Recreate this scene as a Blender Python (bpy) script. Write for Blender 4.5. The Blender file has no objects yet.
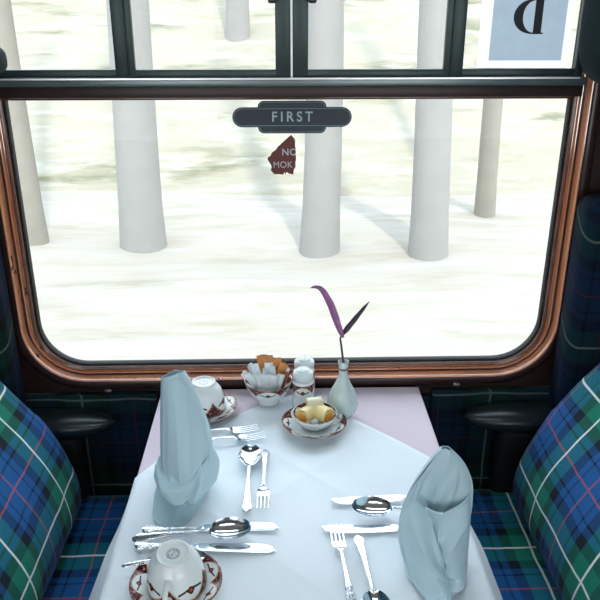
import bpy, bmesh, math, random
from mathutils import Vector, Matrix, noise
random.seed(7)
PI = math.pi
sc = bpy.context.scene
C = sc.collection
sin, cos = math.sin, math.cos
TC = 0.0065     # surface of the white cloth (table top is z = 0, metres)

# ------------------------------------------------------------------ helpers
def link(o, parent=None):
    C.objects.link(o)
    if parent is not None: o.parent = parent
    return o

def mk(name, V, F, mat, parent=None, smooth=True, uv=None, loc=(0, 0, 0), rotz=0, angle=None):
    me = bpy.data.meshes.new(name)
    me.from_pydata([tuple(v) for v in V], [], F)
    me.update()
    if uv is not None:
        l = me.uv_layers.new(name='UVMap')
        for lp in me.loops: l.data[lp.index].uv = uv[lp.vertex_index]
    bm = bmesh.new(); bm.from_mesh(me)
    bmesh.ops.recalc_face_normals(bm, faces=bm.faces)
    if angle is not None:
        for e in bm.edges:
            if len(e.link_faces) == 2 and e.calc_face_angle(0) > angle: e.smooth = False
    for f in bm.faces: f.smooth = smooth
    bm.to_mesh(me); bm.free()
    if mat: me.materials.append(mat)
    o = bpy.data.objects.new(name, me)
    o.location = loc; o.rotation_euler = (0, 0, rotz)
    return link(o, parent)

def tag(o, label=None, cat=None, group=None, kind=None):
    if label: o['label'] = label
    if cat: o['category'] = cat
    if group: o['group'] = group
    if kind: o['kind'] = kind
    return o

def empty(name, loc=(0, 0, 0), rz=0, label=None, cat=None, group=None, kind=None):
    o = bpy.data.objects.new(name, None); o.location = loc; o.rotation_euler = (0, 0, rz)
    o.empty_display_size = .02
    link(o)
    return tag(o, label, cat, group, kind)

def copy_tree(o, loc, rz=0, label=None):
    r = o.copy(); C.objects.link(r); r.location = loc; r.rotation_euler = (0, 0, rz)
    if label: r['label'] = label
    for ch in list(o.children):
        c = ch.copy(); C.objects.link(c); c.parent = r
        for g in list(ch.children):
            d = g.copy(); C.objects.link(d); d.parent = c
    return r

class MB:
    def __init__(s): s.V = []; s.F = []; s.U = []
    def add(s, V, F, U=None):
        n = len(s.V); s.V += [tuple(v) for v in V]
        s.F += [tuple(i + n for i in f) for f in F]
        s.U += U if U else [(v[0], v[1]) for v in V]
        return s
    def box(s, x0, x1, y0, y1, z0, z1, bev=0, seg=2):
        bm = bmesh.new()
        bmesh.ops.create_cube(bm, size=1)
        for v in bm.verts:
            v.co = Vector((x0 + (x1 - x0) * (v.co.x + .5), y0 + (y1 - y0) * (v.co.y + .5), z0 + (z1 - z0) * (v.co.z + .5)))
        if bev: bmesh.ops.bevel(bm, geom=bm.edges[:], offset=bev, segments=seg, profile=.5, affect='EDGES')
        bm.verts.index_update()
        V = [v.co.copy() for v in bm.verts]; F = [tuple(v.index for v in f.verts) for f in bm.faces]
        bm.free()
        return s.add(V, F, [(v[0] + v[1], v[2] - v[1]) for v in V])
    def lathe(s, prof, n=40, c=(0, 0, 0)):
        V = []; F = []; rows = []
        for r, z in prof:
            if r < 1e-6: rows.append([len(V)]); V.append((c[0], c[1], c[2] + z))
            else:
                rows.append(list(range(len(V), len(V) + n)))
                V += [(c[0] + r * cos(2 * PI * k / n), c[1] + r * sin(2 * PI * k / n), c[2] + z) for k in range(n)]
        for a, b in zip(rows, rows[1:]):
            for k in range(n):
                q = (k + 1) % n
                if len(a) == 1 and len(b) == 1: continue
                if len(a) == 1: F.append((a[0], b[q], b[k]))
                elif len(b) == 1: F.append((a[k], a[q], b[0]))
                else: F.append((a[k], a[q], b[q], b[k]))
        return s.add(V, F)
    def tube(s, P, R, n=10, flat=1.0):
        P = [Vector(p) for p in P]; V = []; F = []
        if not isinstance(R, (list, tuple)): R = [R] * len(P)
        for i, p in enumerate(P):
            d = (P[min(i + 1, len(P) - 1)] - P[max(i - 1, 0)]).normalized()
            up = Vector((0, 0, 1)) if abs(d.z) < .9 else Vector((0, 1, 0))
            a = d.cross(up).normalized(); b = a.cross(d).normalized()
            for k in range(n):
                t = 2 * PI * k / n
                V.append(p + a * cos(t) * R[i] + b * sin(t) * R[i] * flat)
        for i in range(len(P) - 1):
            for k in range(n):
                q = (k + 1) % n
                F.append((i * n + k, i * n + q, (i + 1) * n + q, (i + 1) * n + k))
        F.append(tuple(range(n))); F.append(tuple(range((len(P) - 1) * n, len(P) * n))[::-1])
        return s.add(V, F)
    def grid(s, fn, nu, nv, close_u=False):
        V = []; U = []; F = []
        for j in range(nv + 1):
            for i in range(nu + (0 if close_u else 1)):
                p, u = fn(i / nu, j / nv); V.append(p); U.append(u)
        w = nu + (0 if close_u else 1)
        for j in range(nv):
            for i in range(nu):
                q = (i + 1) % w if close_u else i + 1
                F.append((j * w + i, j * w + q, (j + 1) * w + q, (j + 1) * w + i))
        return s.add(V, F, U)
    def build(s, name, mat, parent=None, smooth=True, angle=.7, **k):
        return mk(name, s.V, s.F, mat, parent, smooth, s.U, angle=angle, **k)

def catmull(pts, n):
    out = []
    P = [pts[0]] + list(pts) + [pts[-1]]
    for i in range(1, len(P) - 2):
        for k in range(n):
            t = k / n
            out.append(tuple(.5 * ((2 * b) + (c - a) * t + (2 * a - 5 * b + 4 * c - d) * t * t + (3 * b - a - 3 * c + d) * t ** 3)
                             for a, b, c, d in zip(P[i - 1], P[i], P[i + 1], P[i + 2])))
    out.append(tuple(pts[-1]))
    return out

def lerp_tab(tab, x):
    if x <= tab[0][0]: return tab[0][1:]
    for a, b in zip(tab, tab[1:]):
        if x <= b[0]:
            t = (x - a[0]) / (b[0] - a[0]); t = t * t * (3 - 2 * t) * .5 + t * .5
            return tuple(p + (q - p) * t for p, q in zip(a[1:], b[1:]))
    return tab[-1][1:]

# ------------------------------------------------------------------ materials
class NB:
    def __init__(s, name):
        s.m = bpy.data.materials.new(name); s.m.use_nodes = True
        s.t = s.m.node_tree; s.N = s.t.nodes
        s.b = s.N['Principled BSDF']
    def n(s, typ, **kw):
        x = s.N.new(typ)
        for k, v in kw.items(): setattr(x, k, v)
        return x
    def l(s, a, b): s.t.links.new(a, b)
    def put(s, sock, v):
        if isinstance(v, bpy.types.NodeSocket): s.l(v, sock)
        else: sock.default_value = v
    def math(s, op, a, b=0.0, c=0.0):
        x = s.n('ShaderNodeMath', operation=op)
        s.put(x.inputs[0], a); s.put(x.inputs[1], b)
        if op in ('SMOOTH_MIN', 'MULTIPLY_ADD', 'COMPARE'): s.put(x.inputs[2], c)
        return x.outputs[0]
    def mix(s, f, a, b, mode='MIX'):
        x = s.n('ShaderNodeMix', data_type='RGBA', blend_type=mode)
        s.put(x.inputs['Factor'], f)
        for nm, v in (('A', a), ('B', b)):
            so = [i for i in x.inputs if i.name == nm and i.type == 'RGBA'][0]
            if isinstance(v, tuple) and len(v) == 3: v = v + (1,)
            s.put(so, v)
        return [o for o in x.outputs if o.type == 'RGBA'][0]
    def coord(s, which='Object'): return s.n('ShaderNodeTexCoord').outputs[which]
    def sep(s, v):
        x = s.n('ShaderNodeSeparateXYZ'); s.l(v, x.inputs[0]); return x.outputs
    def noise(s, v, scale, detail=3, rough=.5, col=False):
        x = s.n('ShaderNodeTexNoise'); s.put(x.inputs['Scale'], scale); x.inputs['Detail'].default_value = detail
        x.inputs['Roughness'].default_value = rough
        if v is not None: s.l(v, x.inputs['Vector'])
        return x.outputs['Color' if col else 'Fac']
    def mapping(s, v, scale=(1, 1, 1), rot=(0, 0, 0), loc=(0, 0, 0)):
        x = s.n('ShaderNodeMapping'); s.l(v, x.inputs['Vector'])
        x.inputs['Scale'].default_value = scale; x.inputs['Rotation'].default_value = rot; x.inputs['Location'].default_value = loc
        return x.outputs[0]
    def ramp(s, f, stops, interp='LINEAR'):
        x = s.n('ShaderNodeValToRGB'); r = x.color_ramp; r.interpolation = interp
        while len(r.elements) < len(stops): r.elements.new(.5)
        for e, (p, c) in zip(r.elements, stops): e.position = p; e.color = c if len(c) == 4 else c + (1,)
        s.l(f, x.inputs[0]); return x.outputs[0]
    def bump(s, h, strength=.3, dist=.002):
        x = s.n('ShaderNodeBump'); x.inputs['Strength'].default_value = strength; x.inputs['Distance'].default_value = dist
        s.l(h, x.inputs['Height']); s.l(x.outputs[0], s.b.inputs['Normal'])
    def base(s, c, rough=.5, metal=0, spec=None):
        if isinstance(c, tuple) and len(c) == 3: c = c + (1,)
        s.put(s.b.inputs['Base Color'], c); s.put(s.b.inputs['Roughness'], rough); s.b.inputs['Metallic'].default_value = metal
        if spec is not None: s.b.inputs['Specular IOR Level'].default_value = spec
        return s

def simple(name, c, rough=.5, metal=0, var=.12, scale=30, bump=0, bdist=.001, spec=None, coat=0):
    n = NB(name); co = n.coord()
    f = n.noise(co, scale, 4)
    d = tuple(max(0, x * (1 - var)) for x in c); e = tuple(min(1, x * (1 + var)) for x in c)
    n.base(n.mix(f, d, e), rough, metal, spec)
    if bump: n.bump(f, bump, bdist)
    if coat: n.b.inputs['Coat Weight'].default_value = coat; n.b.inputs['Coat Roughness'].default_value = .08
    return n.m

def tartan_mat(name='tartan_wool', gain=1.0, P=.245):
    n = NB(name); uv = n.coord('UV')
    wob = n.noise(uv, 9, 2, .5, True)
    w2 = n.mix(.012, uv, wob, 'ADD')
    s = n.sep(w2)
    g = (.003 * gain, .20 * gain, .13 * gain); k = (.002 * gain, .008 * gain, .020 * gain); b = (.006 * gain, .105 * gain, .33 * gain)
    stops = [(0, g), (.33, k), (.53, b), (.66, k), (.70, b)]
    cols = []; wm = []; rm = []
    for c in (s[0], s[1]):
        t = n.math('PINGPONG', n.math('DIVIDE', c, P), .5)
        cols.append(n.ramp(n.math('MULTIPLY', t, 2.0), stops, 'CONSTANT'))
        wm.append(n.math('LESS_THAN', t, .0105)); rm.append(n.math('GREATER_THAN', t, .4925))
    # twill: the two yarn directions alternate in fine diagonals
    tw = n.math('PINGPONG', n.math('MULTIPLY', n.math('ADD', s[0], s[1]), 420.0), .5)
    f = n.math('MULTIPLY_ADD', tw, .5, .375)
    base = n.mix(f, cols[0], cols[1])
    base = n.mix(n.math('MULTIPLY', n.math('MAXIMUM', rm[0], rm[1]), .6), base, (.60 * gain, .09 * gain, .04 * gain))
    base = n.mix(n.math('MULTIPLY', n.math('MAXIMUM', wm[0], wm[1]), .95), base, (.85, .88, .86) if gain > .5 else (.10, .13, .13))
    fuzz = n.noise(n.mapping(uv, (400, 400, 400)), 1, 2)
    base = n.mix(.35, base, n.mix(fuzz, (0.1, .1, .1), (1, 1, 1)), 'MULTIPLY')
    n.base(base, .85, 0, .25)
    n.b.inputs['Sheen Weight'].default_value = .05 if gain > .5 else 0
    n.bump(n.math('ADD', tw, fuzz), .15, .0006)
    return n.m

def linen(name, c, var=.03, wr=.0012, ws=9):
    n = NB(name); co = n.coord()
    f = n.noise(co, ws, 3, .55)
    w = n.noise(n.mapping(co, (900, 900, 900)), 1, 1)
    d = tuple(x * (1 - var) for x in c)
    n.base(n.mix(f, d, c), .75, 0, .3)
    n.b.inputs['Sheen Weight'].default_value = .15
    n.bump(n.math('ADD', n.math('MULTIPLY', f, 8.0), n.math('MULTIPLY', w, .12)), .35, wr)
    return n.m

def china(name, mode, R=.07, r0=.045, z0=0, z1=1, N=6):
    """white glazed china with a maroon swag border and small flowers; the border runs by radius or by height"""
    n = NB(name); co = n.coord(); s = n.sep(co)
    ang = n.math('ARCTAN2', s[1], s[0])
    if mode == 'radius':
        r = n.math('SQRT', n.math('ADD', n.math('MULTIPLY', s[0], s[0]), n.math('MULTIPLY', s[1], s[1])))
        t = n.math('DIVIDE', n.math('SUBTRACT', r, r0), R - r0)
    else:
        t = n.math('DIVIDE', n.math('SUBTRACT', s[2], z0), z1 - z0)
    a = n.math('MULTIPLY', ang, N / (2 * PI))
    cell = n.math('ABSOLUTE', n.math('SUBTRACT', n.math('FRACT', n.math('ADD', a, 10.0)), .5))     # 0 mid-cell .. .5
    arch = n.math('MULTIPLY_ADD', n.math('POWER', n.math('MULTIPLY', cell, 2.0), 2.0), -.62, .86)      # swag lower edge
    inband = n.math('MULTIPLY', n.math('GREATER_THAN', t, arch), n.math('LESS_THAN', t, .985))
    cream = n.math('MULTIPLY', inband, n.math('GREATER_THAN', n.noise(co, 260, 3), .60))
    line = n.math('LESS_THAN', n.math('ABSOLUTE', n.math('SUBTRACT', t, arch)), .035)
    dx = n.math('MULTIPLY', cell, 6.0); dy = n.math('MULTIPLY', n.math('ABSOLUTE', n.math('SUBTRACT', t, .46)), 3.4)
    dist = n.math('ADD', dx, dy)
    flower = n.math('LESS_THAN', n.math('ADD', dist, n.math('MULTIPLY', n.math('SUBTRACT', n.noise(co, 500, 1), .5), .5)), .62)
    core = n.math('LESS_THAN', dist, .25)
    leaf = n.math('MULTIPLY', n.math('LESS_THAN', n.math('ABSOLUTE', n.math('SUBTRACT', t, n.math('MULTIPLY_ADD', cell, .55, .36))), .045), n.math('LESS_THAN', cell, .30))
    on = n.math('GREATER_THAN', t, 0.0)
    c = (.80, .84, .83, 1)
    col = n.mix(inband, c, (.085, .010, .014))
    col = n.mix(cream, col, (.55, .30, .22))
    col = n.mix(n.math('MULTIPLY', leaf, on), col, (.05, .04, .035))
    col = n.mix(n.math('MULTIPLY', flower, on), col, (.06, .012, .01))
    col = n.mix(n.math('MULTIPLY', core, on), col, (.55, .08, .03))
    col = n.mix(line, col, (.62, .45, .28))
    n.base(col, .12, 0, .5)
    return n.m

M = {}
M['tartan'] = tartan_mat(gain=1.0)
M['tartan_shaded'] = tartan_mat('shaded_tartan_wall_cloth', .13)  # seat tartan darkened: the shade by the window wall is in the colour
M['white_cloth'] = linen('white_linen', (.84, .90, .94))
M['napkin'] = linen('shaded_napkin_linen', (.49, .66, .72), .03, .0008, 14)  # same white linen as the cloth, with bluish shade put into its colour
M['lilac_cloth'] = linen('lilac_linen', (.70, .59, .66))
M['china_white'] = simple('white_china', (.76, .82, .81), .1, var=.03)
M['saucer'] = china('patterned_saucer', 'radius', .0725, .046, N=7)
M['plate'] = china('patterned_plate', 'radius', .0705, .044, N=7)
M['bowl'] = china('patterned_bowl', 'z', z0=.026, z1=.0565, N=5)
M['dish'] = china('patterned_dish', 'z', z0=.012, z1=.0305, N=6)
M['shaker'] = china('patterned_shaker', 'z', z0=.030, z1=.062, N=3)
M['cup'] = china('patterned_cup', 'z', z0=.044, z1=-.002, N=4)
M['vase'] = simple('vase_china', (.60, .70, .68), .15, var=.05)
M['steel'] = NB('silver_plate').base((.80, .83, .86), .13, 1).m
n = NB('ornate_silver'); co = n.coord()
h = n.noise(co, 260, 3, .6); n.base(n.mix(n.math('GREATER_THAN', h, .60), (.82, .85, .88), (.45, .49, .52)), .2, 1); n.bump(h, .5, .0007)
M['ornate'] = n.m
M['butter'] = simple('butter', (.90, .72, .34), .4, var=.15, scale=60, bump=.3)
M['butter_pale'] = simple('pale_butter', (.86, .80, .55), .4, var=.08, scale=60, bump=.3)
M['butter_deep'] = simple('deep_butter', (.90, .38, .06), .45, var=.15, scale=60)
M['leather'] = simple('black_leather', (.012, .018, .020), .28, var=.3, scale=90, bump=.25, bdist=.0008)
M['void'] = simple('armrest_shade_black', (.004, .005, .006), .7)  # near-black colour carries the deep shade below the armrests
M['dark_wood'] = simple('dark_brown_wood', (.030, .013, .009), .42, var=.4, scale=14)
M['screw'] = simple('worn_screw', (.5, .48, .42), .3, .9, var=.3, scale=200)
M['rubber'] = simple('black_rubber', (.012, .014, .014), .55, var=.5, scale=120)
M['sash'] = simple('grey_green_metal', (.030, .050, .050), .38, .35, var=.2, scale=30)
M['strip'] = simple('grey_metal_strip', (.16, .20, .20), .32, .6, var=.15, scale=30)
M['bright_strip'] = simple('bright_metal_edge', (.75, .78, .78), .3, .6, var=.1)
M['black_plastic'] = simple('black_knob', (.01, .012, .014), .3)
M['ceiling'] = simple('brown_cream_ceiling', (.34, .32, .28), .7, var=.03)
M['carpet'] = simple('dark_carpet', (.02, .03, .04), .95, var=.5, scale=150)
M['coach_wall'] = simple('brown_veneer', (.10, .045, .025), .45, var=.3, scale=10)
M['sachet_white'] = simple('white_paper_sachet', (.88, .92, .93), .5, var=.03, scale=80)
M['sachet_brown'] = simple('orange_brown_paper_sachet', (.72, .30, .10), .5, var=.45, scale=110)
M['sachet_dark'] = simple('dark_brown_paper_sachet', (.24, .09, .04), .5, var=.6, scale=140)
M['leaf'] = simple('purple_leaf', (.34, .13, .30), .4, var=.35, scale=60)
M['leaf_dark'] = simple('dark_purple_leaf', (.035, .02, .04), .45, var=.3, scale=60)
M['stem'] = simple('purple_stem', (.10, .03, .05), .45, var=.3, scale=60)
# varnished window wood with grain and chips
n = NB('varnished_orange_wood'); co = n.coord()
g = n.noise(n.mapping(co, (60, 60, 4)), 1, 4, .6)
g2 = n.noise(n.mapping(co, (6, 60, 60)), 1, 4, .6)
col = n.mix(n.math('MULTIPLY', n.math('ADD', g, g2), .5), (.75, .23, .09), (1.0, .44, .22))
chip = n.math('GREATER_THAN', n.noise(n.mapping(co, (30, 30, 14)), 1, 5, .7), .66)
n.base(n.mix(chip, col, (.03, .012, .008)), .16, 0, .6); n.b.inputs['Coat Weight'].default_value = 1; n.b.inputs['Coat Roughness'].default_value = .1; n.b.inputs['Coat IOR'].default_value = 2.6
M['wood'] = n.m
n = NB('red_brown_wood'); co = n.coord(); g = n.noise(co, 40, 4, .6)
n.base(n.mix(g, (.05, .016, .010), (.22, .07, .035)), .25, 0, .5); n.b.inputs['Coat Weight'].default_value = .5
M['bead'] = n.m
M['bead_dark'] = simple('dark_red_brown_wood', (.035, .012, .009), .35, var=.4, scale=20, coat=.4)
# window glass: clear sheet with the faint reflection glass has
n = NB('window_glass'); N_ = n.N; N_.remove(n.b)
tr = n.n('ShaderNodeBsdfTransparent'); tr.inputs[0].default_value = (.97, .975, .97, 1)
gl = n.n('ShaderNodeBsdfGlossy'); gl.inputs['Roughness'].default_value = .02
fr = n.n('ShaderNodeFresnel'); fr.inputs[0].default_value = 1.12
ms = n.n('ShaderNodeMixShader'); n.l(fr.outputs[0], ms.inputs[0]); n.l(tr.outputs[0], ms.inputs[1]); n.l(gl.outputs[0], ms.inputs[2])
n.l(ms.outputs[0], N_['Material Output'].inputs[0])
M['glass'] = n.m
M['sign_navy'] = simple('navy_sign', (.010, .022, .040), .4, var=.1)
M['sign_line'] = simple('pale_teal_print', (.16, .30, .32), .5, var=.05)
M['sign_text'] = simple('pale_grey_print', (.42, .55, .56), .5, var=.05)
M['sticker_red'] = simple('faded_red_sticker', (.13, .022, .018), .5, var=.3, scale=60)
M['sticker_text'] = simple('sticker_print', (.50, .52, .52), .5, var=.1)
M['paper'] = simple('white_paper', (.88, .90, .93), .7, var=.02)
M['paper_blue'] = simple('blue_grey_print', (.30, .46, .62), .7, var=.18, scale=45)
for nm_, col_ in (('paper', (.88, .90, .93)), ('paper_blue', (.36, .43, .50))):
    n = NB(nm_ + '_sheet'); co = n.coord(); n.N.remove(n.b)
    c_ = n.mix(n.noise(co, 45, 4), tuple(x * (.82 if nm_ == 'paper_blue' else .98) for x in col_), col_)
    d_ = n.n('ShaderNodeBsdfDiffuse'); t_ = n.n('ShaderNodeBsdfTranslucent'); m_ = n.n('ShaderNodeMixShader'); m_.inputs[0].default_value = .8
    n.l(c_, d_.inputs[0]); n.l(c_, t_.inputs[0]); n.l(d_.outputs[0], m_.inputs[1]); n.l(t_.outputs[0], m_.inputs[2]); n.l(m_.outputs[0], n.N['Material Output'].inputs[0])
    M[nm_] = n.m
M['ink'] = simple('black_ink', (.006, .010, .016), .6)
M['bark'] = simple('pale_bark', (.212, .212, .200), .9, var=.12, scale=4)
M['bark_brown'] = simple('brown_bark', (.200, .190, .160), .9, var=.2, scale=4)

# ground and bank outside: soft streaks of dry grass, moss and pale earth running along the line
def bank_mat(name, a, b, c, sx, sz):
    n = NB(name); co = n.coord()
    f = n.noise(n.mapping(co, (sx, 1.2, sz)), 1, 5, .6)
    g = n.noise(n.mapping(co, (sx * 2.2, 2.4, sz * 2.3), loc=(7, 3, 1)), 1, 4, .6)
    col = n.ramp(f, [(.30, b), (.46, a), (.60, a), (.74, c)])
    col = n.mix(n.math('MULTIPLY', n.math('SUBTRACT', g, .35), 1.3), col, a, 'MIX')
    k_ = n.noise(n.mapping(co, (sx * 3.5, 5.0, sz * 3.5), loc=(2, 9, 5)), 1, 5, .65)
    col = n.mix(n.ramp(k_, [(.50, (0, 0, 0)), (.72, (.38, .38, .38))]), col, (.20, .16, .085))
    k2 = n.noise(n.mapping(co, (sx * 2.0, 3.0, sz * 2.0), loc=(12, 1, 8)), 1, 5, .6)
    col = n.mix(n.ramp(k2, [(.52, (0, 0, 0)), (.70, (.7, .7, .7))]), col, tuple(min(.36, x * 1.25) for x in c))
    n.base(col, .95, 0, .1); return n.m
M['ground'] = bank_mat('pale_ground', (.285, .268, .232), (.205, .190, .145), (.31, .30, .275), .30, 2.0)
M['bank'] = bank_mat('pale_bank', (.255, .243, .195), (.085, .090, .045), (.32, .305, .26), .45, 3.0)

# ------------------------------------------------------------------ coach shell
GX0, GX1, GZ0, GZ1, GR = -.560, .606, .062, 1.02, .105   # opening of the window (glass edge)
def rrect(d, r=GR, n=10, x0=GX0, x1=GX1, z0=GZ0, z1=GZ1):
    """rounded rectangle pushed outward by d, in the window plane"""
    pts = []
    R = r + d
    for cx, cz, a0 in ((x1 - r, z0 + r, -90), (x1 - r, z1 - r, 0), (x0 + r, z1 - r, 90), (x0 + r, z0 + r, 180)):
        for k in range(n + 1):
            a = math.radians(a0 + 90 * k / n)
            pts.append((cx + R * cos(a), cz + R * sin(a)))
    return pts
def ring(mb, prof, **kw):
    """sweep a section [(outward d, height towards the room h)] round the window opening"""
    loops = [[(x, -h, z) for x, z in rrect(d, **kw)] for d, h in prof]
    n = len(loops[0]); V = [p for l in loops for p in l]; F = []
    m = len(loops)
    for j in range(m):
        if j == m - 1 and prof[0] != prof[-1]: q = 0
        elif j == m - 1: continue
        else: q = j + 1
        for i in range(n):
            k = (i + 1) % n
            F.append((j * n + i, j * n + k, q * n + k, q * n + i))
    mb.add(V, F); return mb

WX, ZF, ZC, YB = 3.0, -.72, 1.50, -2.75
# window wall: a slab with the rounded opening cut in it
def wall_with_hole(name, mat, d, y0, y1, X0, X1, Z0, Z1):
    hole = rrect(d); n = len(hole); cx, cz = (GX0 + GX1) / 2, (GZ0 + GZ1) / 2
    outer = []
    for x, z in hole:
        dx, dz = x - cx, z - cz
        t = min(((X1 if dx > 0 else X0) - cx) / dx if abs(dx) > 1e-6 else 1e9, ((Z1 if dz > 0 else Z0) - cz) / dz if abs(dz) > 1e-6 else 1e9)
        outer.append((cx + dx * t, cz + dz * t))
    # corners of the slab
    V = []; F = []
    for y in (y0, y1): V += [(x, y, z) for x, z in hole] + [(x, y, z) for x, z in outer]
    for i in range(n):
        k = (i + 1) % n
        F += [(i, k, n + k, n + i), (2 * n + i, 3 * n + i, 3 * n + k, 2 * n + k), (i, 2 * n + i, 2 * n + k, k), (n + i, n + k, 3 * n + k, 3 * n + i)]
    return mk(name, V, F, mat, smooth=False)
w = wall_with_hole('wall_window_side', M['dark_wood'], .012, 0.0, .014, -WX, WX, ZF, ZC + .15); tag(w, kind='structure')
mb = MB(); mb.box(-WX, WX, YB - .1, .07, ZF - .08, ZF); tag(mb.build('floor', M['carpet'], smooth=False), kind='structure')
mb = MB(); mb.box(-WX, WX, YB - .1, .07, ZC, ZC + .06); tag(mb.build('ceiling', M['ceiling'], smooth=False), kind='structure')
mb = MB(); mb.box(-WX - .06, -WX, YB - .1, .07, ZF, ZC); tag(mb.build('wall_left', M['coach_wall'], smooth=False), kind='structure')
mb = MB(); mb.box(WX, WX + .06, YB - .1, .07, ZF, ZC); tag(mb.build('wall_right', M['coach_wall'], smooth=False), kind='structure')
# far side of the coach (behind the camera) with its two windows
mb = MB(); y0, y1 = YB - .06, YB
mb.box(-WX, WX, y0, y1, ZF, .06); mb.box(-WX, WX, y0, y1, .98, ZC)
for a, b in ((-WX, -1.75), (-.35, .35), (1.75, WX)): mb.box(a, b, y0, y1, .06, .98)
tag(mb.build('wall_aisle_side', M['coach_wall'], smooth=False), kind='structure')
for i, (a, b) in enumerate(((-1.75, -.35), (.35, 1.75))):
    mb = MB(); mb.box(a, b, YB - .035, YB - .03, .06, .98)
    tag(mb.build('window_%d' % (i + 2), M['glass'], smooth=False), kind='structure')

# main window
w1 = empty('window_1', (0, 0, 0), kind='structure')
mb = MB(); ring(mb, [(-.0030, -.012), (-.0030, .002), (-.001, .0045), (.001, .004), (.003, .001), (.003, -.012), (-.0030, -.012)]); mb.build('rubber_seal', M['rubber'], w1)
mb = MB(); ring(mb, [(.002, -.005), (.0025, .007), (.004, .0105), (.0075, .012), (.0105, .0105), (.0115, .004), (.0115, -.005), (.002, -.005)]); mb.build('inner_bead', M['bead'], w1)
mb = MB(); ring(mb, [(.0105, -.004), (.011, .003), (.0150, .0035), (.0160, .009), (.0172, .0112), (.0190, .0115), (.0198, .0100), (.0200, -.004), (.0105, -.004)]); mb.build('middle_bead', M['wood'], w1)
mb = MB(); ring(mb, [(.0197, -.004), (.0199, .0085), (.0235, .0070), (.0262, .0070), (.0264, -.004), (.0197, -.004)]); mb.build('groove', M['bead_dark'], w1)
mb = MB(); ring(mb, [(.0260, -.004), (.0262, .0075), (.0275, .0270), (.0290, .0300), (.0310, .0305), (.0312, -.004), (.0260, -.004)]); mb.build('frame_moulding', M['wood'], w1)
mb = MB(); ring(mb, [(.0309, -.004), (.0310, .0300), (.0340, .0290), (.0362, .022), (.0370, .009), (.0370, -.004), (.0309, -.004)]); mb.build('moulding_edge', M['bead_dark'], w1)
mb = MB(); ring(mb, [(.036, .0), (.037, .012), (.042, .015), (.056, .0155), (.062, .012), (.064, 0.0), (.036, 0.0)]); mb.build('outer_frame', M['bead_dark'], w1)
mb = MB(); mb.box(GX0 - .005, GX1 + .005, .008, .012, GZ0 - .005, GZ1 + .005); mb.build('glass_pane', M['glass'], w1, smooth=False)
for i, (x, z) in enumerate(((-.450, .022), (.500, .024))):
    mb = MB(); mb.lathe([(0, .0035), (.002, .003), (.0032, .001), (.0032, -.002), (0, -.002)], 12)
    o = mb.build('screw', M['rubber'], w1, loc=(x, -.0215, z)); o.rotation_euler = (PI / 2, 0, 0)
for i, (x, z) in enumerate(((-.413, -.002), (.418, .003))):
    mb = MB(); mb.box(-.008, .008, -.005, 0, -.003, .004, .0015); mb.lathe([(0, .006), (.0035, .005), (.0045, 0), (0, 0)], 12, c=(0, -.004, 0))
    mb.build('catch', M['screw'], w1, loc=(x, -.014, z)); 
mb = MB(); mb.lathe([(0, .016), (.005, .015), (.008, .011), (.0075, .004), (.005, 0), (0, 0)], 16)
o = mb.build('knob', M['black_plastic'], w1, loc=(.622, -.020, .768)); o.rotation_euler = (PI / 2, 0, 0)

# rail across the window and the ventilator sashes above it
mb = MB(); mb.box(GX0 - .03, GX1 + .012, -.006, .006, .668, .675, .002); tag(mb.build('trim_1', M['bead'], angle=.5), kind='structure')
mb = MB(); mb.box(GX0 - .03, GX1 + .014, -.024, .006, .674, .698, .003); tag(mb.build('trim_2', M['dark_wood'], angle=.5), kind='structure')
mb = MB(); mb.box(GX0 - .03, GX1 + .016, -.032, .004, .6975, .7135, .002); tag(mb.build('trim_3', M['strip'], angle=.5), kind='structure')
def sash(i, x0, x1, y, xl, xr):
    r = empty('window_%d' % i, (0, 0, 0), kind='structure')
    mb = MB(); z0, z1 = .714, 1.0
    mb.box(x0, x1, y - .012, y, z0, .729, .002)
    mb.box(x0, x1, y - .012, y, z1 - .015, z1, .002)
    if xl: mb.box(x0, x0 + xl, y - .013, y + .001, z0, z1, .002)
    if xr: mb.box(x1 - xr, x1, y - .013, y + .001, z0, z1, .002)
    mb.build('sash_frame', M['sash'], r, angle=.5)
    return r
sash(4, GX0 - .01, -.300, -.004, .012, .026)
a = sash(5, -.300, .0245, -.008, .014, .031)
b = sash(6, .0275, .345, -.008, .031, .014)
sash(7, .345, GX1 + .01, -.004, .026, .016)
mb = MB(); mb.box(.0235, .0275, -.026, -.006, .714, 1.0); tag(mb.build('trim_4', M['bright_strip'], angle=.5), kind='structure')
mb = MB(); mb.box(GX0, GX1, -.0335, -.030, .711, .7140); tag(mb.build('trim_5', M['bright_strip'], angle=.5), kind='structure')
for r, x in ((a, -.012), (b, .066)):
    mb = MB(); mb.box(x - .008, x + .008, -.040, -.021, .852, .866, .004); mb.box(x - .004, x + .004, -.030, -.008, .858, .99, .002)
    mb.build('latch', M['black_plastic'], r)

# tartan panels on the window wall
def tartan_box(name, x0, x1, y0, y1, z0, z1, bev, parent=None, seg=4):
    mb = MB(); mb.box(x0, x1, y0, y1, z0, z1, bev, seg); return mb.build(name, M['tartan_shaded'], parent, angle=1.2)
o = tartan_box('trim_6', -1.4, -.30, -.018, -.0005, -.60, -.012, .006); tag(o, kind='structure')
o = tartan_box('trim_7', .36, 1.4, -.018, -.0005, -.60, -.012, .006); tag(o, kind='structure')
o = tartan_box('trim_8', -.30, .36, -.016, -.0005, -.60, -.03, .006); tag(o, kind='structure')

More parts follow.
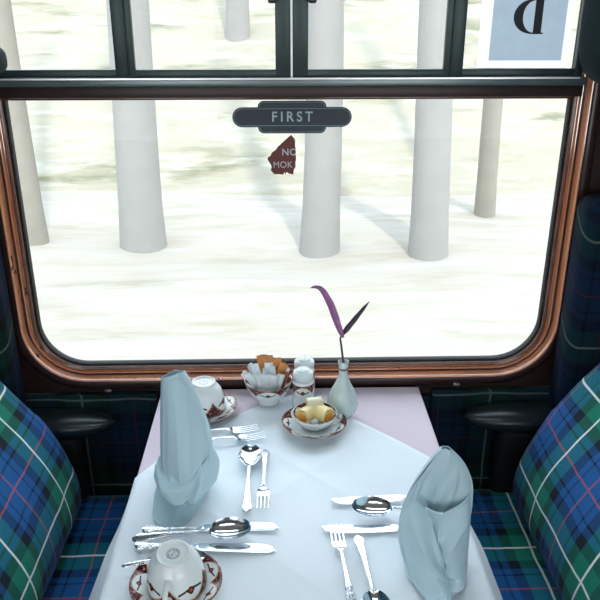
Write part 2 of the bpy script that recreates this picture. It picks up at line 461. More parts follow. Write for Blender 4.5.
# signs on the glass (inside face)
def text_mesh(s, size, depth=.0003, spacing=1.0, bold=0.0):
    cu = bpy.data.curves.new('t', 'FONT'); cu.body = s; cu.size = size; cu.align_x = 'CENTER'; cu.align_y = 'CENTER'
    cu.space_character = spacing; cu.extrude = depth; cu.offset = bold
    o = bpy.data.objects.new('t', cu); C.objects.link(o)
    me = bpy.data.meshes.new_from_object(o.evaluated_get(bpy.context.evaluated_depsgraph_get()))
    bpy.data.objects.remove(o); 
    return me
def lettering(name, s, size, x, z, y, mat, parent, spacing=1.0, bold=0.0, clip=None, sx=1.0):
    me = text_mesh(s, size, spacing=spacing, bold=bold)
    bm = bmesh.new(); bm.from_mesh(me)
    for v in bm.verts: v.co = Vector((x + v.co.x * sx, y - v.co.z, z + v.co.y))
    if clip:
        for px, nx in clip:
            bmesh.ops.bisect_plane(bm, geom=bm.verts[:] + bm.edges[:] + bm.faces[:], plane_co=(px, 0, 0), plane_no=(nx, 0, 0), clear_outer=True)
    bm.to_mesh(me); bm.free(); me.name = name
    me.materials.clear(); me.materials.append(mat)
    return link(bpy.data.objects.new(name, me), parent)
def plate_poly(mb, pts, y0, y1):
    n = len(pts)
    mb.add([(x, y0, z) for x, z in pts] + [(x, y1, z) for x, z in pts],
           [tuple(range(n)), tuple(range(n, 2 * n))[::-1]] + [(i, (i + 1) % n, n + (i + 1) % n, n + i) for i in range(n)])
def rr2(cx, cz, w, h, r, n=8):
    P = []
    for sx, sz, a0 in ((1, -1, -90), (1, 1, 0), (-1, 1, 90), (-1, -1, 180)):
        for k in range(n + 1):
            a = math.radians(a0 + 90 * k / n); P.append((cx + sx * (w / 2 - r) + r * cos(a), cz + sz * (h / 2 - r) + r * sin(a)))
    return P
YG = .0078
fs = empty('class_sign', (.0265, YG, .631), label='navy totem-shaped sign reading FIRST stuck on the window glass', cat='sign')
def loc_build(mb, name, mat, parent):   # geometry given in world x,z; shift to the parent's frame
    L = parent.location
    mb.V = [(v[0] - L.x, v[1] - L.y, v[2] - L.z) for v in mb.V]
    return mb.build(name, mat, parent, smooth=False)
mb = MB()
plate_poly(mb, rr2(.0265, .631, .143, .067, .013), YG, YG - .0008)
plate_poly(mb, rr2(.0265, .631, .249, .041, .0204), YG, YG - .0010)
loc_build(mb, 'plate', M['sign_navy'], fs)
mb = MB()
def outline(P, w_, y):
    n = len(P); cx = sum(p[0] for p in P) / n; cz = sum(p[1] for p in P) / n
    V = []; F = []
    for i, (x, z) in enumerate(P):
        a = P[i - 1]; b = P[(i + 1) % n]; tx, tz = b[0] - a[0], b[1] - a[1]; L = math.hypot(tx, tz) or 1
        V += [(x, y, z), (x - tz / L * w_, y, z + tx / L * w_)]
    for i in range(n):
        k = (i + 1) % n; F.append((2 * i, 2 * k, 2 * k + 1, 2 * i + 1))
    mb.add(V, F)
outline(rr2(.0265, .631, .244, .036, .018), .0012, YG - .0013)
big = rr2(.0265, .631, .138, .062, .011)
for keep in (1, -1):
    P = [p for p in big if (p[1] - .631) * keep > .0195]
    if keep == -1:
        P = sorted(P, key=lambda p: math.atan2(p[1] - .631, p[0] - .0265))
    else:
        P = sorted(P, key=lambda p: math.atan2(p[1] - .631, p[0] - .0265))
    for a, b in zip(P, P[1:]):
        tx, tz = b[0] - a[0], b[1] - a[1]; L = math.hypot(tx, tz) or 1; nx, nz = -tz / L * .0011, tx / L * .0011
        y = YG - .0011
        mb.add([(a[0], y, a[1]), (b[0], y, b[1]), (b[0] + nx, y, b[1] + nz), (a[0] + nx, y, a[1] + nz)], [(0, 1, 2, 3)])
loc_build(mb, 'border', M['sign_line'], fs)
lettering('lettering', 'FIRST', .0285, 0, .0002, -.0014, M['sign_text'], fs, 1.45, .0004, sx=.92)

ns = empty('torn_sticker', (.022, YG, .55), label='torn dark red sticker remnant reading NO MOK on the window under the navy sign', cat='sticker')
jag = [(.024, .5945), (.0285, .590), (.0325, .584), (.033, .570), (.0345, .562), (.0335, .552), (.0350, .545), (.0335, .537), (.0340, .529), (.030, .521), (.0285, .510), (.020, .5115),
       (.0135, .5155), (.0118, .5095), (.009, .5155), (.007, .5095), (-.004, .5110), (-.0125, .5105), (-.020, .5195), (-.0175, .526), (-.0205, .533), (-.0255, .541), (-.0265, .546), (-.019, .5515), (-.0175, .557), (-.007, .564), (-.006, .568), (.003, .576), (.012, .584)]
mb = MB(); plate_poly(mb, jag, YG, YG - .0005); loc_build(mb, 'sticker_paper', M['sticker_red'], ns)
lettering('lettering', 'NO', .0200, -.0015, .0075, -.0008, M['sticker_text'], ns, 1.08, .0003, clip=[(.0118, 1)])
lettering('lettering', 'MOK', .0195, -.0158, -.0195, -.0008, M['sticker_text'], ns, 1.04, 0, sx=.94)
lettering('lettering', 'I', .0195, .0115, -.0195, -.0008, M['sticker_text'], ns, 1, .0003, clip=[(.0122, 1)])

dn = empty('letter_notice', (.50, -.0025, .80), label='white paper notice with blue-grey square and mirrored letter D in the upper window', cat='notice')
def quad_sheet(mb, x0, x1, z0, z1, y): mb.add([(x0, y, z0), (x1, y, z0), (x1, y, z1), (x0, y, z1)], [(0, 1, 2, 3)])
mb = MB(); X_ = (.402, .425, .5735, .588); Z_ = (.7295, .7435, .95, .98)      # one sheet of thin paper around the printed square
for i in range(3):
    for j in range(3):
        if (i, j) != (1, 1): quad_sheet(mb, X_[i], X_[i + 1], Z_[j], Z_[j + 1], -.0022)
loc_build(mb, 'paper', M['paper'], dn)
mb = MB(); quad_sheet(mb, X_[1], X_[2], Z_[1], Z_[2], -.0022); loc_build(mb, 'printed_square', M['paper_blue'], dn)
# a mirrored serif D: stem on the right, bowl on the left
mb = MB()
def glyph_D(cx, zb, w_, h_, y0, y1):
    th = w_ * .28; s = h_ * .045
    X = lambda u: cx + w_ / 2 - u * w_            # u = 0 at the stem side (right), 1 at the bowl (left)
    def quad(u0, u1, v0, v1): mb.box(min(X(u0), X(u1)), max(X(u0), X(u1)), y0, y1, zb + v0 * h_, zb + v1 * h_)
    quad(0, .34, 0, .045); quad(0, .34, .955, 1); quad(.07, .33, .03, .97)
    V = []; F = []; n = 28
    for k in range(n + 1):
        a = -PI / 2 + PI * k / n
        uo = .30 + .70 * max(0, cos(a)) ** .9; vo = .5 + .5 * sin(a)
        ui = .30 + .40 * max(0, cos(a)) ** .9; vi = .5 + .455 * sin(a)
        for y in (y0, y1): V += [(X(uo), y, zb + vo * h_), (X(ui), y, zb + vi * h_)]
    for k in range(n):
        o = 4 * k; p = o + 4
        F += [(o, o + 1, p + 1, p), (o + 2, p + 2, p + 3, o + 3), (o, p, p + 2, o + 2), (o + 1, o + 3, p + 3, p + 1)]
    mb.add(V, F)
glyph_D(.4985, .794, .062, .066, -.0030, -.0026)
loc_build(mb, 'letter', M['ink'], dn)

# ------------------------------------------------------------------ seats
def build_seat(s, label, tipx, nm='train_seat'):
    """s = -1 left, +1 right; tipx = |x| of the most forward point of the lumbar roll"""
    r = empty(nm, (s * (tipx + .15), -.40, ZF), label=label, cat='seat', group='seats facing each other across the table')
    L = r.location
    def put(mb, name, mat, angle=1.2):
        mb.V = [(v[0] - L.x, v[1] - L.y, v[2] - L.z) for v in mb.V]
        return mb.build(name, mat, r, angle=angle)
    ye, ya = -.105, -.98
    prof = catmull([(.62, -.30), (.085, -.295), (.035, -.262), (.004, -.215), (.0, -.165), (.018, -.09), (.062, .0), (.115, .075), (.165, .145), (.215, .26), (.235, .42), (.232, .58), (.20, .70), (.195, .80), (.23, .88), (.33, .90)][1:], 6)
    arc = [0]
    for a, b in zip(prof, prof[1:]): arc.append(arc[-1] + math.dist(a, b))
    nV = len(prof) - 1
    def bk(u, v):
        j = min(int(round(v * nV)), nV); d, z = prof[j]
        # rounded ends of the cushion towards the window and the aisle
        y = ye + (ya - ye) * u
        e = min(u, 1 - u) * abs(ya - ye)
        rr = .075
        k = 0 if e >= rr else rr - math.sqrt(max(0, rr * rr - (rr - e) ** 2))
        k *= 1.0
        zz = z - k * .35 if z > 0 else z
        d2 = d + k + .006 * noise.noise(Vector((y * 7, z * 7, s)))
        return (s * (tipx + d2), y, zz), (arc[j] + .03, y + .035 * (s > 0))
    mb = MB()
    us = [0, .004, .012, .022, .035, .05, .07, .09] 
    us = us + [.11 + .78 * i / 24 for i in range(25)] + [1 - x for x in us[::-1]]
    V = []; U = []; F = []
    for j in range(nV + 1):
        for u in us:
            p, q = bk(u, j / nV); V.append(p); U.append(q)
    w_ = len(us)
    for j in range(nV):
        for i in range(w_ - 1): F.append((j * w_ + i, j * w_ + i + 1, (j + 1) * w_ + i + 1, (j + 1) * w_ + i))
    # side cheeks
    for i, sgn in ((0, 1), (w_ - 1, -1)):
        o = len(V)
        for j in range(nV + 1):
            x, y, z = V[j * w_ + i]; V.append((s * (tipx + .36), y, z)); U.append((arc[j], y + .3))
            V.append((x, y, z)); U.append((arc[j], y + .36 - abs(x) + tipx))
        for j in range(nV): F.append((o + 2 * j, o + 2 * j + 1, o + 2 * j + 3, o + 2 * j + 2))
    # flat back
    o = len(V)
    for j in range(nV + 1):
        z = V[j * w_][2]; V += [(s * (tipx + .36), ye, z), (s * (tipx + .36), ya, z)]; U += [(z, 0), (z, 1)]
    for j in range(nV): F.append((o + 2 * j, o + 2 * j + 1, o + 2 * j + 3, o + 2 * j + 2))
    mb.add(V, F, U); put(mb, 'backrest', M['tartan'])
    # seat cushion, gently domed
    def cush(u, v):
        x = tipx + .30 - u * .52; y = -.022 + (-.98 + .022) * v
        e1 = min(1, u / .04 + 1, (1 - u) / .10); e2 = min(1, v / .05, (1 - v) / .05)
        k = math.sqrt(max(0, 1 - (1 - max(0, min(1, e1))) ** 2)) * math.sqrt(max(0, 1 - (1 - max(0, min(1, e2))) ** 2))
        return (s * x, y, -.36 + .09 * k), (x - tipx + .16 + (.0 if s < 0 else .06), y + .02)
    mb = MB(); mb.grid(cush, 30, 30)
    mb.box(min(s * (tipx + .30), s * (tipx - .22)), max(s * (tipx + .30), s * (tipx - .22)), -.98, -.022, -.44, -.36)
    put(mb, 'seat_cushion', M['tartan'])
    mb = MB(); a, b = sorted((s * (tipx + .34), s * (tipx - .16))); mb.box(a, b, -.94, -.05, ZF + .001, -.441, .01); put(mb, 'seat_base', M['dark_wood'])
    # upholstered wing beside the window
    mb = MB(); a, b = sorted((s * (.60 if s < 0 else .636), s * 1.0)); mb.box(a, b, -.100, -.019, -.27, .475, .028, 5); put(mb, 'wing', M['tartan_shaded'])
    # head wing, higher up and closer to the passenger
    def hw(u, v):
        th = 2 * PI * u; ph = PI * v
        sx = abs(cos(th)) ** .7 * (1 if cos(th) > 0 else -1); sy = abs(sin(th)) ** .7 * (1 if sin(th) > 0 else -1)
        q = sin(ph) ** .6; c_ = (s * .665, -.12, .83) if s > 0 else (-.615, -.12, .755)
        R_ = (.098, .07, .125) if s > 0 else (.108, .07, .032)
        x = c_[0] + R_[0] * sx * q; y = c_[1] + R_[1] * sy * q; z = c_[2] + R_[2] * (abs(cos(ph)) ** .6) * (1 if cos(ph) > 0 else -1)
        return (x, y, z), (x + y, z)
    mb = MB(); mb.grid(hw, 28, 18, True); put(mb, 'head_wing', M['head'])
    # leather arm rest along the window wall
    x1 = tipx - .072 if s < 0 else tipx - .105
    def arm(u, v):
        t = u; a = 2 * PI * v
        k = math.sqrt(max(0.0, 1 - (1 - min(1, t / .28)) ** 2)) if t < .28 else 1
        x = x1 + .46 * t
        zc = -.054
        return (s * x, -.068 + .048 * k * cos(a), zc + (.022 if sin(a) > 0 else .034) * k * (abs(sin(a)) ** .8) * (1 if sin(a) > 0 else -1)), (x, v)
    mb = MB(); mb.grid(arm, 30, 24)
    put(mb, 'armrest', M['leather'])
    mb = MB(); a, b = sorted((s * (x1 + .09), s * (x1 + .40))); mb.box(a, b, -.075, -.022, -.30, -.095, .02, 3); put(mb, 'armrest_shade_block', M['void'])
    return r
M['head'] = simple('dark_teal_plush', (.003, .016, .019), .9, var=.4, scale=120)
build_seat(-1, 'blue and green tartan seat left of the table, beside the tall folded napkin', .462)
build_seat(1, 'blue and green tartan seat right of the table, nearest the leaf-shaped napkin', .532)

# ------------------------------------------------------------------ table and cloths
TX0, TX1, TY0, TY1 = -.281, .321, -1.02, -.022
t = empty('dining_table', (.02, -.5, ZF), label='dining table under the window between the two tartan seats, mostly covered by cloths', cat='table')
def tput(mb, name, mat, sm=False):
    mb.V = [(v[0] - .02, v[1] + .5, v[2] - ZF) for v in mb.V]; return mb.build(name, mat, t, angle=.6)
mb = MB(); mb.box(TX0 + .004, TX1 - .004, TY0 + .004, TY1 - .004, -.026, -.002, .004); tput(mb, 'tabletop', M['dark_wood'])
mb = MB(); mb.box(-.01, .05, -.88, -.82, ZF, -.026, .006); mb.box(-.12, .16, -.90, -.80, ZF, ZF + .03, .006); tput(mb, 'leg', M['dark_wood'])
mb = MB(); mb.box(-.15, .19, -.10, -.022, -.09, -.026, .004); tput(mb, 'wall_bracket', M['dark_wood'])

# lilac undercloth: top, rounded rim and short hanging sides with soft waves
def undercloth():
    xs = [(-1, k) for k in range(8, 0, -1)]
    P = []
    hang = .13; r = .007
    def sect(c0, c1, n, drop0=True):
        out = []
        for k in range(9, -1, -1): out.append((c0, -hang * k / 9, -1))      # hanging on side 0
        for k in range(n + 1): out.append((c0 + (c1 - c0) * k / n, 0, 0))
        for k in range(10): out.append((c1, -hang * k / 9, 1))
        return out
    SX = sect(TX0, TX1, 30); SY = sect(TY0, TY1, 40)
    V = []; U = []; F = []
    for (y, dy, fy) in SY:
        for (x, dx, fx) in SX:
            X, Y = x, y; z = min(dx, dy) if (dx or dy) else 0
            ed = 0
            if fx: X = x + fx * (.004 + min(-dx, .01) * .2 + .03 * (-dx / hang) ** 1.3 * .35 + .008 * (-dx / hang) * sin(y * 24))
            if fy < 0: Y = y + fy * (.004 + .012 * (-dy / hang) + .008 * (-dy / hang) * sin(x * 24))
            if fy > 0: Y = y + .0015
            V.append((X, Y, z)); U.append((x, y))
    w_ = len(SX)
    for j in range(len(SY) - 1):
        for i in range(w_ - 1):
            if SY[j][2] and SY[j + 1][2] and SX[i][2] and SX[i + 1][2]: continue
            F.append((j * w_ + i, j * w_ + i + 1, (j + 1) * w_ + i + 1, (j + 1) * w_ + i))
    o = mk('tablecloth', V, F, M['lilac_cloth'], uv=U)
    return o
o = undercloth(); tag(o, 'pale lilac tablecloth covering the table, showing at its window end', 'tablecloth')

# white overlay laid cornerwise
AP = (.028, -.048); S = .82
def overlay():
    n = 220; V = []; U = []; F = []
    e = math.radians(-135 - 0); f = math.radians(-45)
    du = (cos(e), sin(e)); dv = (cos(f), sin(f))
    ids = {}
    for j in range(n + 1):
        for i in range(n + 1):
            a, b = S * i / n, S * j / n
            # edges of the cloth bow outwards a little, the corner at the window is blunted
            bow = .035 * sin(PI * min(1, a / .45)) * max(0, 1 - b / .25)
            bow2 = .012 * sin(PI * min(1, b / .45)) * max(0, 1 - a / .25)
            x = AP[0] + du[0] * a + dv[0] * b; y = AP[1] + du[1] * a + dv[1] * b
            x += -bow * .70 + bow2 * .7; y += bow * .70 + bow2 * .7
            # ironed creases: shallow tents with sharp ridges
            def tri(q, p): k = (q / p) % 1.0; return abs(k - .5) * 2
            h_ = max(tri(a, .208) ** 4, .85 * tri(b - .0196, .218) ** 4)
            z = TC - .0004 - .0048 * (1 - h_) + .0010 * noise.noise(Vector((x * 5, y * 5, 0))) + .0006 * noise.noise(Vector((x * 14, y * 14, 3)))
            z = max(.0012, z)
            if min(a, b) < .012: z = .0012 + (z - .0012) * min(a, b) / .012
            for lim, sg in ((TX0 - .0045, -1), (TX1 + .0045, 1)):
                over = (x - lim) * sg
                if over > 0:
                    zz = -over * .93; x = lim + sg * (.003 + .010 * min(1, over / .05) + over * .24 + .02 * min(1, over / .15) * sin(y * 20)); z = zz
            if y < TY0 - .005:
                over = TY0 - .005 - y; z = min(z, -over * .97); y = TY0 - .005 - .008 - .06 * over
            V.append((x, y, z)); U.append((a, b))
    for j in range(n):
        for i in range(n):
            q = (j * (n + 1) + i, j * (n + 1) + i + 1, (j + 1) * (n + 1) + i + 1, (j + 1) * (n + 1) + i)
            F.append(q)
    o = mk('tablecloth', V, F, M['white_cloth'], uv=U)
    return o
o = overlay(); tag(o, 'white cloth laid cornerwise over the lilac tablecloth, under the cutlery', 'tablecloth')

# ------------------------------------------------------------------ crockery
def make_saucer(R=.0725, mat='saucer'):
    k = R / .0725
    mb = MB(); mb.lathe([(0, .004), (.020 * k, .0042), (.028 * k, .004), (.031 * k, .0062), (.040 * k, .0085), (.055 * k, .0135), (.068 * k, .0185), (.0715 * k, .0198), (.0725 * k, .0192), (.0715 * k, .0178), (.060 * k, .0125), (.040 * k, .0048), (.030 * k, .0012), (.029 * k, 0), (.025 * k, 0), (.024 * k, .002), (0, .002)], 64)
    return mb
def saucer(name, loc, label, cat='saucer', R=.0725, mat='saucer', group=None):
    o = make_saucer(R).build(name, M[mat], loc=loc, angle=1.2); return tag(o, label, cat, group)
saucer('saucer', (-.169, -.662, TC), 'maroon bordered saucer at the near left of the table, under the stamped cup')
saucer('saucer', (-.172, -.134, TC), 'maroon bordered saucer at the window end behind the left napkin')
saucer('plate', (.0675, -.205, TC), 'small maroon bordered plate under the dish of butter curls', 'plate', R=.0705, mat='plate')

# stamp on the underside of the upturned cup
n = NB('stamped_foot'); co = n.coord(); s_ = n.sep(co)
r = n.math('SQRT', n.math('ADD', n.math('MULTIPLY', s_[0], s_[0]), n.math('MULTIPLY', s_[1], s_[1])))
ringm = n.math('LESS_THAN', n.math('ABSOLUTE', n.math('SUBTRACT', r, .0098)), .0006)
ring2 = n.math('LESS_THAN', n.math('ABSOLUTE', n.math('SUBTRACT', r, .0072)), .0004)
marks = n.math('MULTIPLY', n.math('GREATER_THAN', n.noise(n.mapping(co, (380, 380, 1)), 1, 2), .53), n.math('LESS_THAN', r, .0088))
n.base(n.mix(n.math('MULTIPLY', n.math('MAXIMUM', n.math('MAXIMUM', ringm, ring2), marks), .8), (.78, .83, .82), (.04, .09, .11)), .12)
M['stamp'] = n.m
def make_cup(loc, rz, label):
    """teacup standing upside down: rim on the saucer, foot uppermost"""
    r = empty('teacup', loc, rz, label, 'cup', 'upturned teacups on saucers')
    H = .067
    prof = [(.0455, 0), (.0466, .0008), (.0463, .004), (.0450, .016), (.0425, .030), (.0380, .046), (.0310, .056), (.0258, .0605), (.0249, .0630), (.0257, .0655), (.0252, H), (.0230, H), (.0217, .0640), (.0200, .0632), (0, .0632)]
    inner = [(0, .060), (.022, .059), (.0300, .053), (.0365, .043), (.041, .028), (.0438, .012), (.0450, .0006), (.0455, 0)]
    mb = MB(); mb.lathe(prof, 56); mb.lathe(inner, 56)
    mb.build('bowl', M['cup'], r, angle=1.3)
    mb = MB(); mb.lathe([(0, .0), (.0188, 0), (.0188, .0003), (0, .0003)], 40); mb.build('foot_mark', M['stamp'], r, loc=(0, 0, .0633))
    P = catmull([(.0395, 0, .018), (.052, 0, .014), (.062, 0, .020), (.064, 0, .032), (.057, 0, .043), (.045, 0, .047), (.033, 0, .044)], 5)
    mb = MB(); mb.tube(P, [.0052 - .0012 * sin(PI * i / (len(P) - 1)) for i in range(len(P))], 12, .75); mb.build('handle', M['china_white'], r)
    return r
c1 = make_cup((-.169, -.662, TC + .0125), math.radians(-97), 'upturned teacup with a round base stamp, nearest the camera at lower left')
c1.rotation_euler = (0, .14, math.radians(-97)); c1.location = (-.167, -.664, TC + .0185)
c2 = copy_tree(c1, (-.172, -.134, TC + .0125), math.radians(120), 'upturned teacup at the window end, half hidden by the left napkin')

# butter dish with curls
mb = MB(); mb.lathe([(0, .005), (.022, .0055), (.034, .012), (.0425, .0235), (.0470, .0302), (.0480, .0304), (.0485, .0290), (.0440, .0205), (.036, .0095), (.026, .0025), (.024, 0), (.020, 0), (.019, .003), (0, .003)], 56)
bd = tag(mb.build('butter_dish', M['china_white'], loc=(.0685, -.205, TC + .009), angle=1.2), 'small round dish with maroon inner border holding butter curls', 'dish')
mb = MB(); mb.lathe([(.0345, .0130), (.0415, .0226), (.0465, .0303), (.0461, .0306), (.0405, .0222), (.0342, .0134)], 56); mb.build('painted_border', M['dish'], bd, angle=1.2)
def curl(name, loc, rz, tilt, L, R, label, matA, turns=1.35):
    r = empty(name, loc, rz, label, 'butter', 'butter curls in the round dish')
    r.rotation_euler = (0, tilt, rz)
    n = 30; V = []; F = []; th = .0028
    def roll(u, v):   # spiral sheet
        a = 2 * PI * turns * u; rad = R * (1 - .34 * u)
        x = (v - .5) * L * (1 + .08 * sin(3 * a)); return (x, rad * cos(a), rad * sin(a)), (u, v)
    mb = MB(); mb.grid(roll, 34, 8)
    o = mb.build('roll', M[matA], r, angle=2)
    m = o.modifiers.new('thick', 'SOLIDIFY'); m.thickness = th; m.offset = -1
    for sg in (-1, 1):
        mb = MB(); mb.lathe([(0, -.001), (R * .72, -.001), (R * .74, .001), (0, .0018)], 20)
        mb.V = [(sg * (L * .43 + v[2]), v[0], v[1]) for v in mb.V]; mb.build('core', M['butter_deep'], r)
    return r
bz = TC + .009
curl('butter_curl', (.0520, -.2080, bz + .0275), math.radians(52), 0.08, .038, .0185, 'butter curl at the left of the dish, orange end facing left', 'butter')
curl('butter_curl', (.0870, -.2080, bz + .0275), math.radians(-54), -0.08, .038, .0190, 'butter curl at the right of the dish, orange end facing right', 'butter')
curl('butter_curl', (.0680, -.1860, bz + .0400), math.radians(12), 0.0, .034, .0150, 'palest butter curl, topmost and furthest back in the dish', 'butter_pale')
# sugar bowl and sachets
SB = (-.0315, -.088, TC)
mb = MB(); mb.lathe([(0, .006), (.016, .0065), (.030, .016), (.042, .031), (.0500, .049), (.0525, .0560), (.0538, .0565), (.0540, .0555), (.0522, .049), (.0460, .033), (.0345, .017), (.0250, .006), (.0245, 0), (.0215, 0), (.0205, .003), (0, .003)], 56)
tag(mb.build('sugar_bowl', M['bowl'], loc=SB, angle=1.2, rotz=math.radians(18)), 'round maroon bordered bowl full of sugar sachets by the window', 'bowl')
def sachet_mesh(w_, h_, mat, nm, seed):
    rnd = random.Random(seed)
    t_ = .0030
    def f(u, v):
        x = (u - .5) * w_; z = (v - .5) * h_
        k = max(0, 1 - (2 * u - 1) ** 4) * max(0, 1 - (2 * v - 1) ** 6)
        return x, z, t_ * k * (1 + .4 * sin(9 * u + seed) * sin(5 * v + seed)) + .0020 * sin(4 * v + seed) + .0014 * sin(7 * u + 5 * v + seed)
    mb = MB()
    mb.grid(lambda u, v: ((f(u, v)[0], -f(u, v)[2] - .0002, f(u, v)[1]), (u, v)), 8, 12)
    mb.grid(lambda u, v: ((f(u, v)[0], f(u, v)[2] + .0002 - .0018 * sin(6 * v + seed) * .5, f(u, v)[1]), (u, v)), 8, 12)
    o = mb.build(nm, mat, angle=2)
    return o
# name, dx, dy, height of centre, lean x (rot about y), lean y (rot about x), width, height, twist, material, label
Z0 = .064
sach = [
 ('white', -.030, -.018, .060, -.55, .12, .018, .070, .2, 'white sugar sachet leaning furthest left out of the bowl'),
 ('white', -.036, -.004, .062, -.72, -.10, .016, .066, .5, 'slim white sachet tilted over the left rim behind the front one'),
 ('white', -.018, -.026, .062, -.18, .16, .020, .072, 0, 'white sachet standing at the front left of the bowl'),
 ('white', -.004, -.029, .060, .02, .18, .020, .070, .1, 'white sachet standing at the middle front of the bowl'),
 ('white', .010, -.027, .058, .12, .16, .019, .066, -.15, 'white sachet standing right of the middle one, front of the bowl'),
 ('white', -.020, -.006, .068, -.30, .0, .020, .076, -.1, 'tall white sachet rising behind the front left ones'),
 ('white', .000, -.008, .070, .05, .02, .021, .078, .1, 'tallest white sachet in the middle of the bowl'),
 ('white', .022, -.019, .058, .30, .10, .018, .062, -.3, 'short white sachet beside the brown ones at right front'),
 ('brown', -.012, .012, .082, -.10, -.12, .024, .070, .1, 'orange sachet poking up highest behind the white ones'),
 ('brown', .000, .015, .080, .05, -.10, .020, .070, -.2, 'orange sachet just right of the highest one'),
 ('brown', .016, .012, .074, .18, -.06, .022, .070, .2, 'orange brown sachet right of centre at the back'),
 ('brown', .027, .004, .070, .32, 0, .022, .068, -.2, 'orange brown sachet leaning right over the rim'),
 ('dark', .031, -.010, .058, .38, .08, .019, .060, .2, 'dark brown sachet lowest at the right edge of the bowl'),
 ('dark', .020, .018, .072, .30, -.20, .020, .064, .4, 'dark brown sachet furthest back on the right'),
]
sach += [
 ('white', -.026, .006, .070, -.50, -.05, .016, .074, .6, 'slim white sachet tilted behind the left rim, tallest on the left'),
 ('white', -.010, -.018, .064, .10, .05, .015, .074, .7, 'narrow twisted white sachet just left of the middle of the bowl'),
 ('white', .014, -.014, .066, -.12, .04, .015, .072, -.6, 'narrow twisted white sachet just right of the middle of the bowl'),
 ('white', .031, -.002, .062, .50, .0, .015, .062, .5, 'white sachet leaning furthest right beside the dark brown ones'),
]
for i, (c_, dx, dy, hz, rx, ry, w_, h_, tw, lab) in enumerate(sach):
    o = sachet_mesh(w_ * .88, h_, M['sachet_' + c_], 'sugar_sachet', i)
    o.location = (SB[0] + dx, SB[1] + dy, SB[2] + hz - .006); o.rotation_euler = (ry, rx, tw)
    tag(o, lab, 'sachet', 'sugar sachets in the bowl')

# shakers
def make_shaker(loc, rz, label, k=1.0):
    r = empty('shaker', loc, rz, label, 'shaker', 'salt and pepper shakers')
    mb = MB(); mb.lathe([(0, 0), (.0215, 0), (.0235, .002), (.0240, .008), (.0240, .060), (.0235, .0635), (.0215, .066), (.0212, .068), (0, .068)], 48)
    mb.build('body', M['shaker'], r, angle=1.1)
    mb = MB(); mb.lathe([(0, .0675), (.0200, .0675), (.0218, .070), (.0232, .074), (.0234, .083), (.0215, .0875), (.0165, .0900), (.0150, .0908), (.0146, .0925), (.0120, .0940), (0, .0950)], 48)
    lid = mb.build('lid', M['china_white'], r, angle=1.3)
    mb = MB()
    for a in range(5): mb.lathe([(0, .0003), (.0009, .0002), (.0009, -.001), (0, -.001)], 8, c=(.006 * cos(a * 2 * PI / 5), .006 * sin(a * 2 * PI / 5), .0947))
    mb.build('pour_hole', M['ink'], lid)
    return r
s1 = make_shaker((.0465, -.110, TC), math.radians(-33), 'patterned white shaker in front of the other shaker')
copy_tree(s1, (.0510, -.056, TC), math.radians(-10), 'patterned white shaker behind the other, nearest the window')

# vase and sprig
mb = MB(); VC = (.1325, -.148, TC)
mb.lathe([(0, .003), (.019, .003), (.0205, 0), (.0225, .001), (.0300, .012), (.0340, .028), (.0335, .040), (.0275, .058), (.0180, .076), (.0115, .092), (.0095, .106), (.0098, .120), (.0118, .129), (.0122, .1315), (.0108, .1325), (.0090, .130), (.0072, .120), (.0070, .100), (.008, .09), (0, .088)], 48)
vo = mb.build('bud_vase', M['vase'], loc=VC, angle=1.3); tag(vo, 'pale grey green pear-shaped bud vase with a narrow neck', 'vase')
mb = MB(); mb.lathe([(.0102, .0), (.0112, .0012), (.0112, .0028), (.0102, .004)], 32); mb.build('neck_band', M['bead'], vo, loc=(0, 0, .1125))
sp = empty('leaf_sprig', (VC[0], VC[1], TC + .10), label='purple stem with two long leaves standing in the bud vase', cat='plant')
P0 = Vector(sp.location)
W = lambda x, z, y=VC[1]: Vector((x, y, z)) - P0
P = catmull([W(.1325, .112), W(.1325, .13), W(.1295, .155), W(.1265, .178), W(.1245, .192), W(.1265, .199), W(.129, .200)], 5)
mb = MB(); mb.tube(P, [.0026 - .0008 * i / len(P) for i in range(len(P))], 10); mb.build('stem', M['stem'], sp)
def leaf(path, widths, nm, mat, fold=.35, nrm=Vector((0, -1, 0))):
    pts = catmull([tuple(W(x, z, VC[1] + dy)) for x, z, dy in path], 6); n = len(pts)
    wd = [lerp_tab([(k / (len(widths) - 1), w_) for k, w_ in enumerate(widths)], i / (n - 1))[0] for i in range(n)]
    mb = MB(); V = []; F = []; m = 6
    for i, p in enumerate(pts):
        p = Vector(p); d = (Vector(pts[min(i + 1, n - 1)]) - Vector(pts[max(i - 1, 0)])).normalized()
        a = d.cross(nrm).normalized(); b = nrm
        for k in range(m + 1):
            q = -1 + 2 * k / m
            V.append(p + a * q * wd[i] + b * (abs(q) * fold * wd[i]) + b * (.0006 * sin(i * .9 + q * 2)))
    for i in range(n - 1):
        for k in range(m): F.append((i * (m + 1) + k, i * (m + 1) + k + 1, (i + 1) * (m + 1) + k + 1, (i + 1) * (m + 1) + k))
    mb.add(V, F); o = mb.build(nm, M[mat], sp, angle=2)
    md = o.modifiers.new('thick', 'SOLIDIFY'); md.thickness = .0008
    return o
leaf([(.130, .196, -.002), (.122, .215, -.004), (.113, .240, -.004), (.103, .268, 0), (.092, .290, .004), (.083, .303, .008), (.072, .306, .014), (.060, .301, .020)], [.0026, .0062, .0078, .0080, .0068, .0055, .0040, .0006], 'leaf', 'leaf', .45, Vector((.35, -.93, 0)))
leaf([(.127, .197, .002), (.138, .214, .002), (.152, .233, .003), (.167, .253, .004), (.184, .276, .004)], [.0018, .0060, .0056, .0042, .0006], 'leaf', 'leaf_dark', .3)

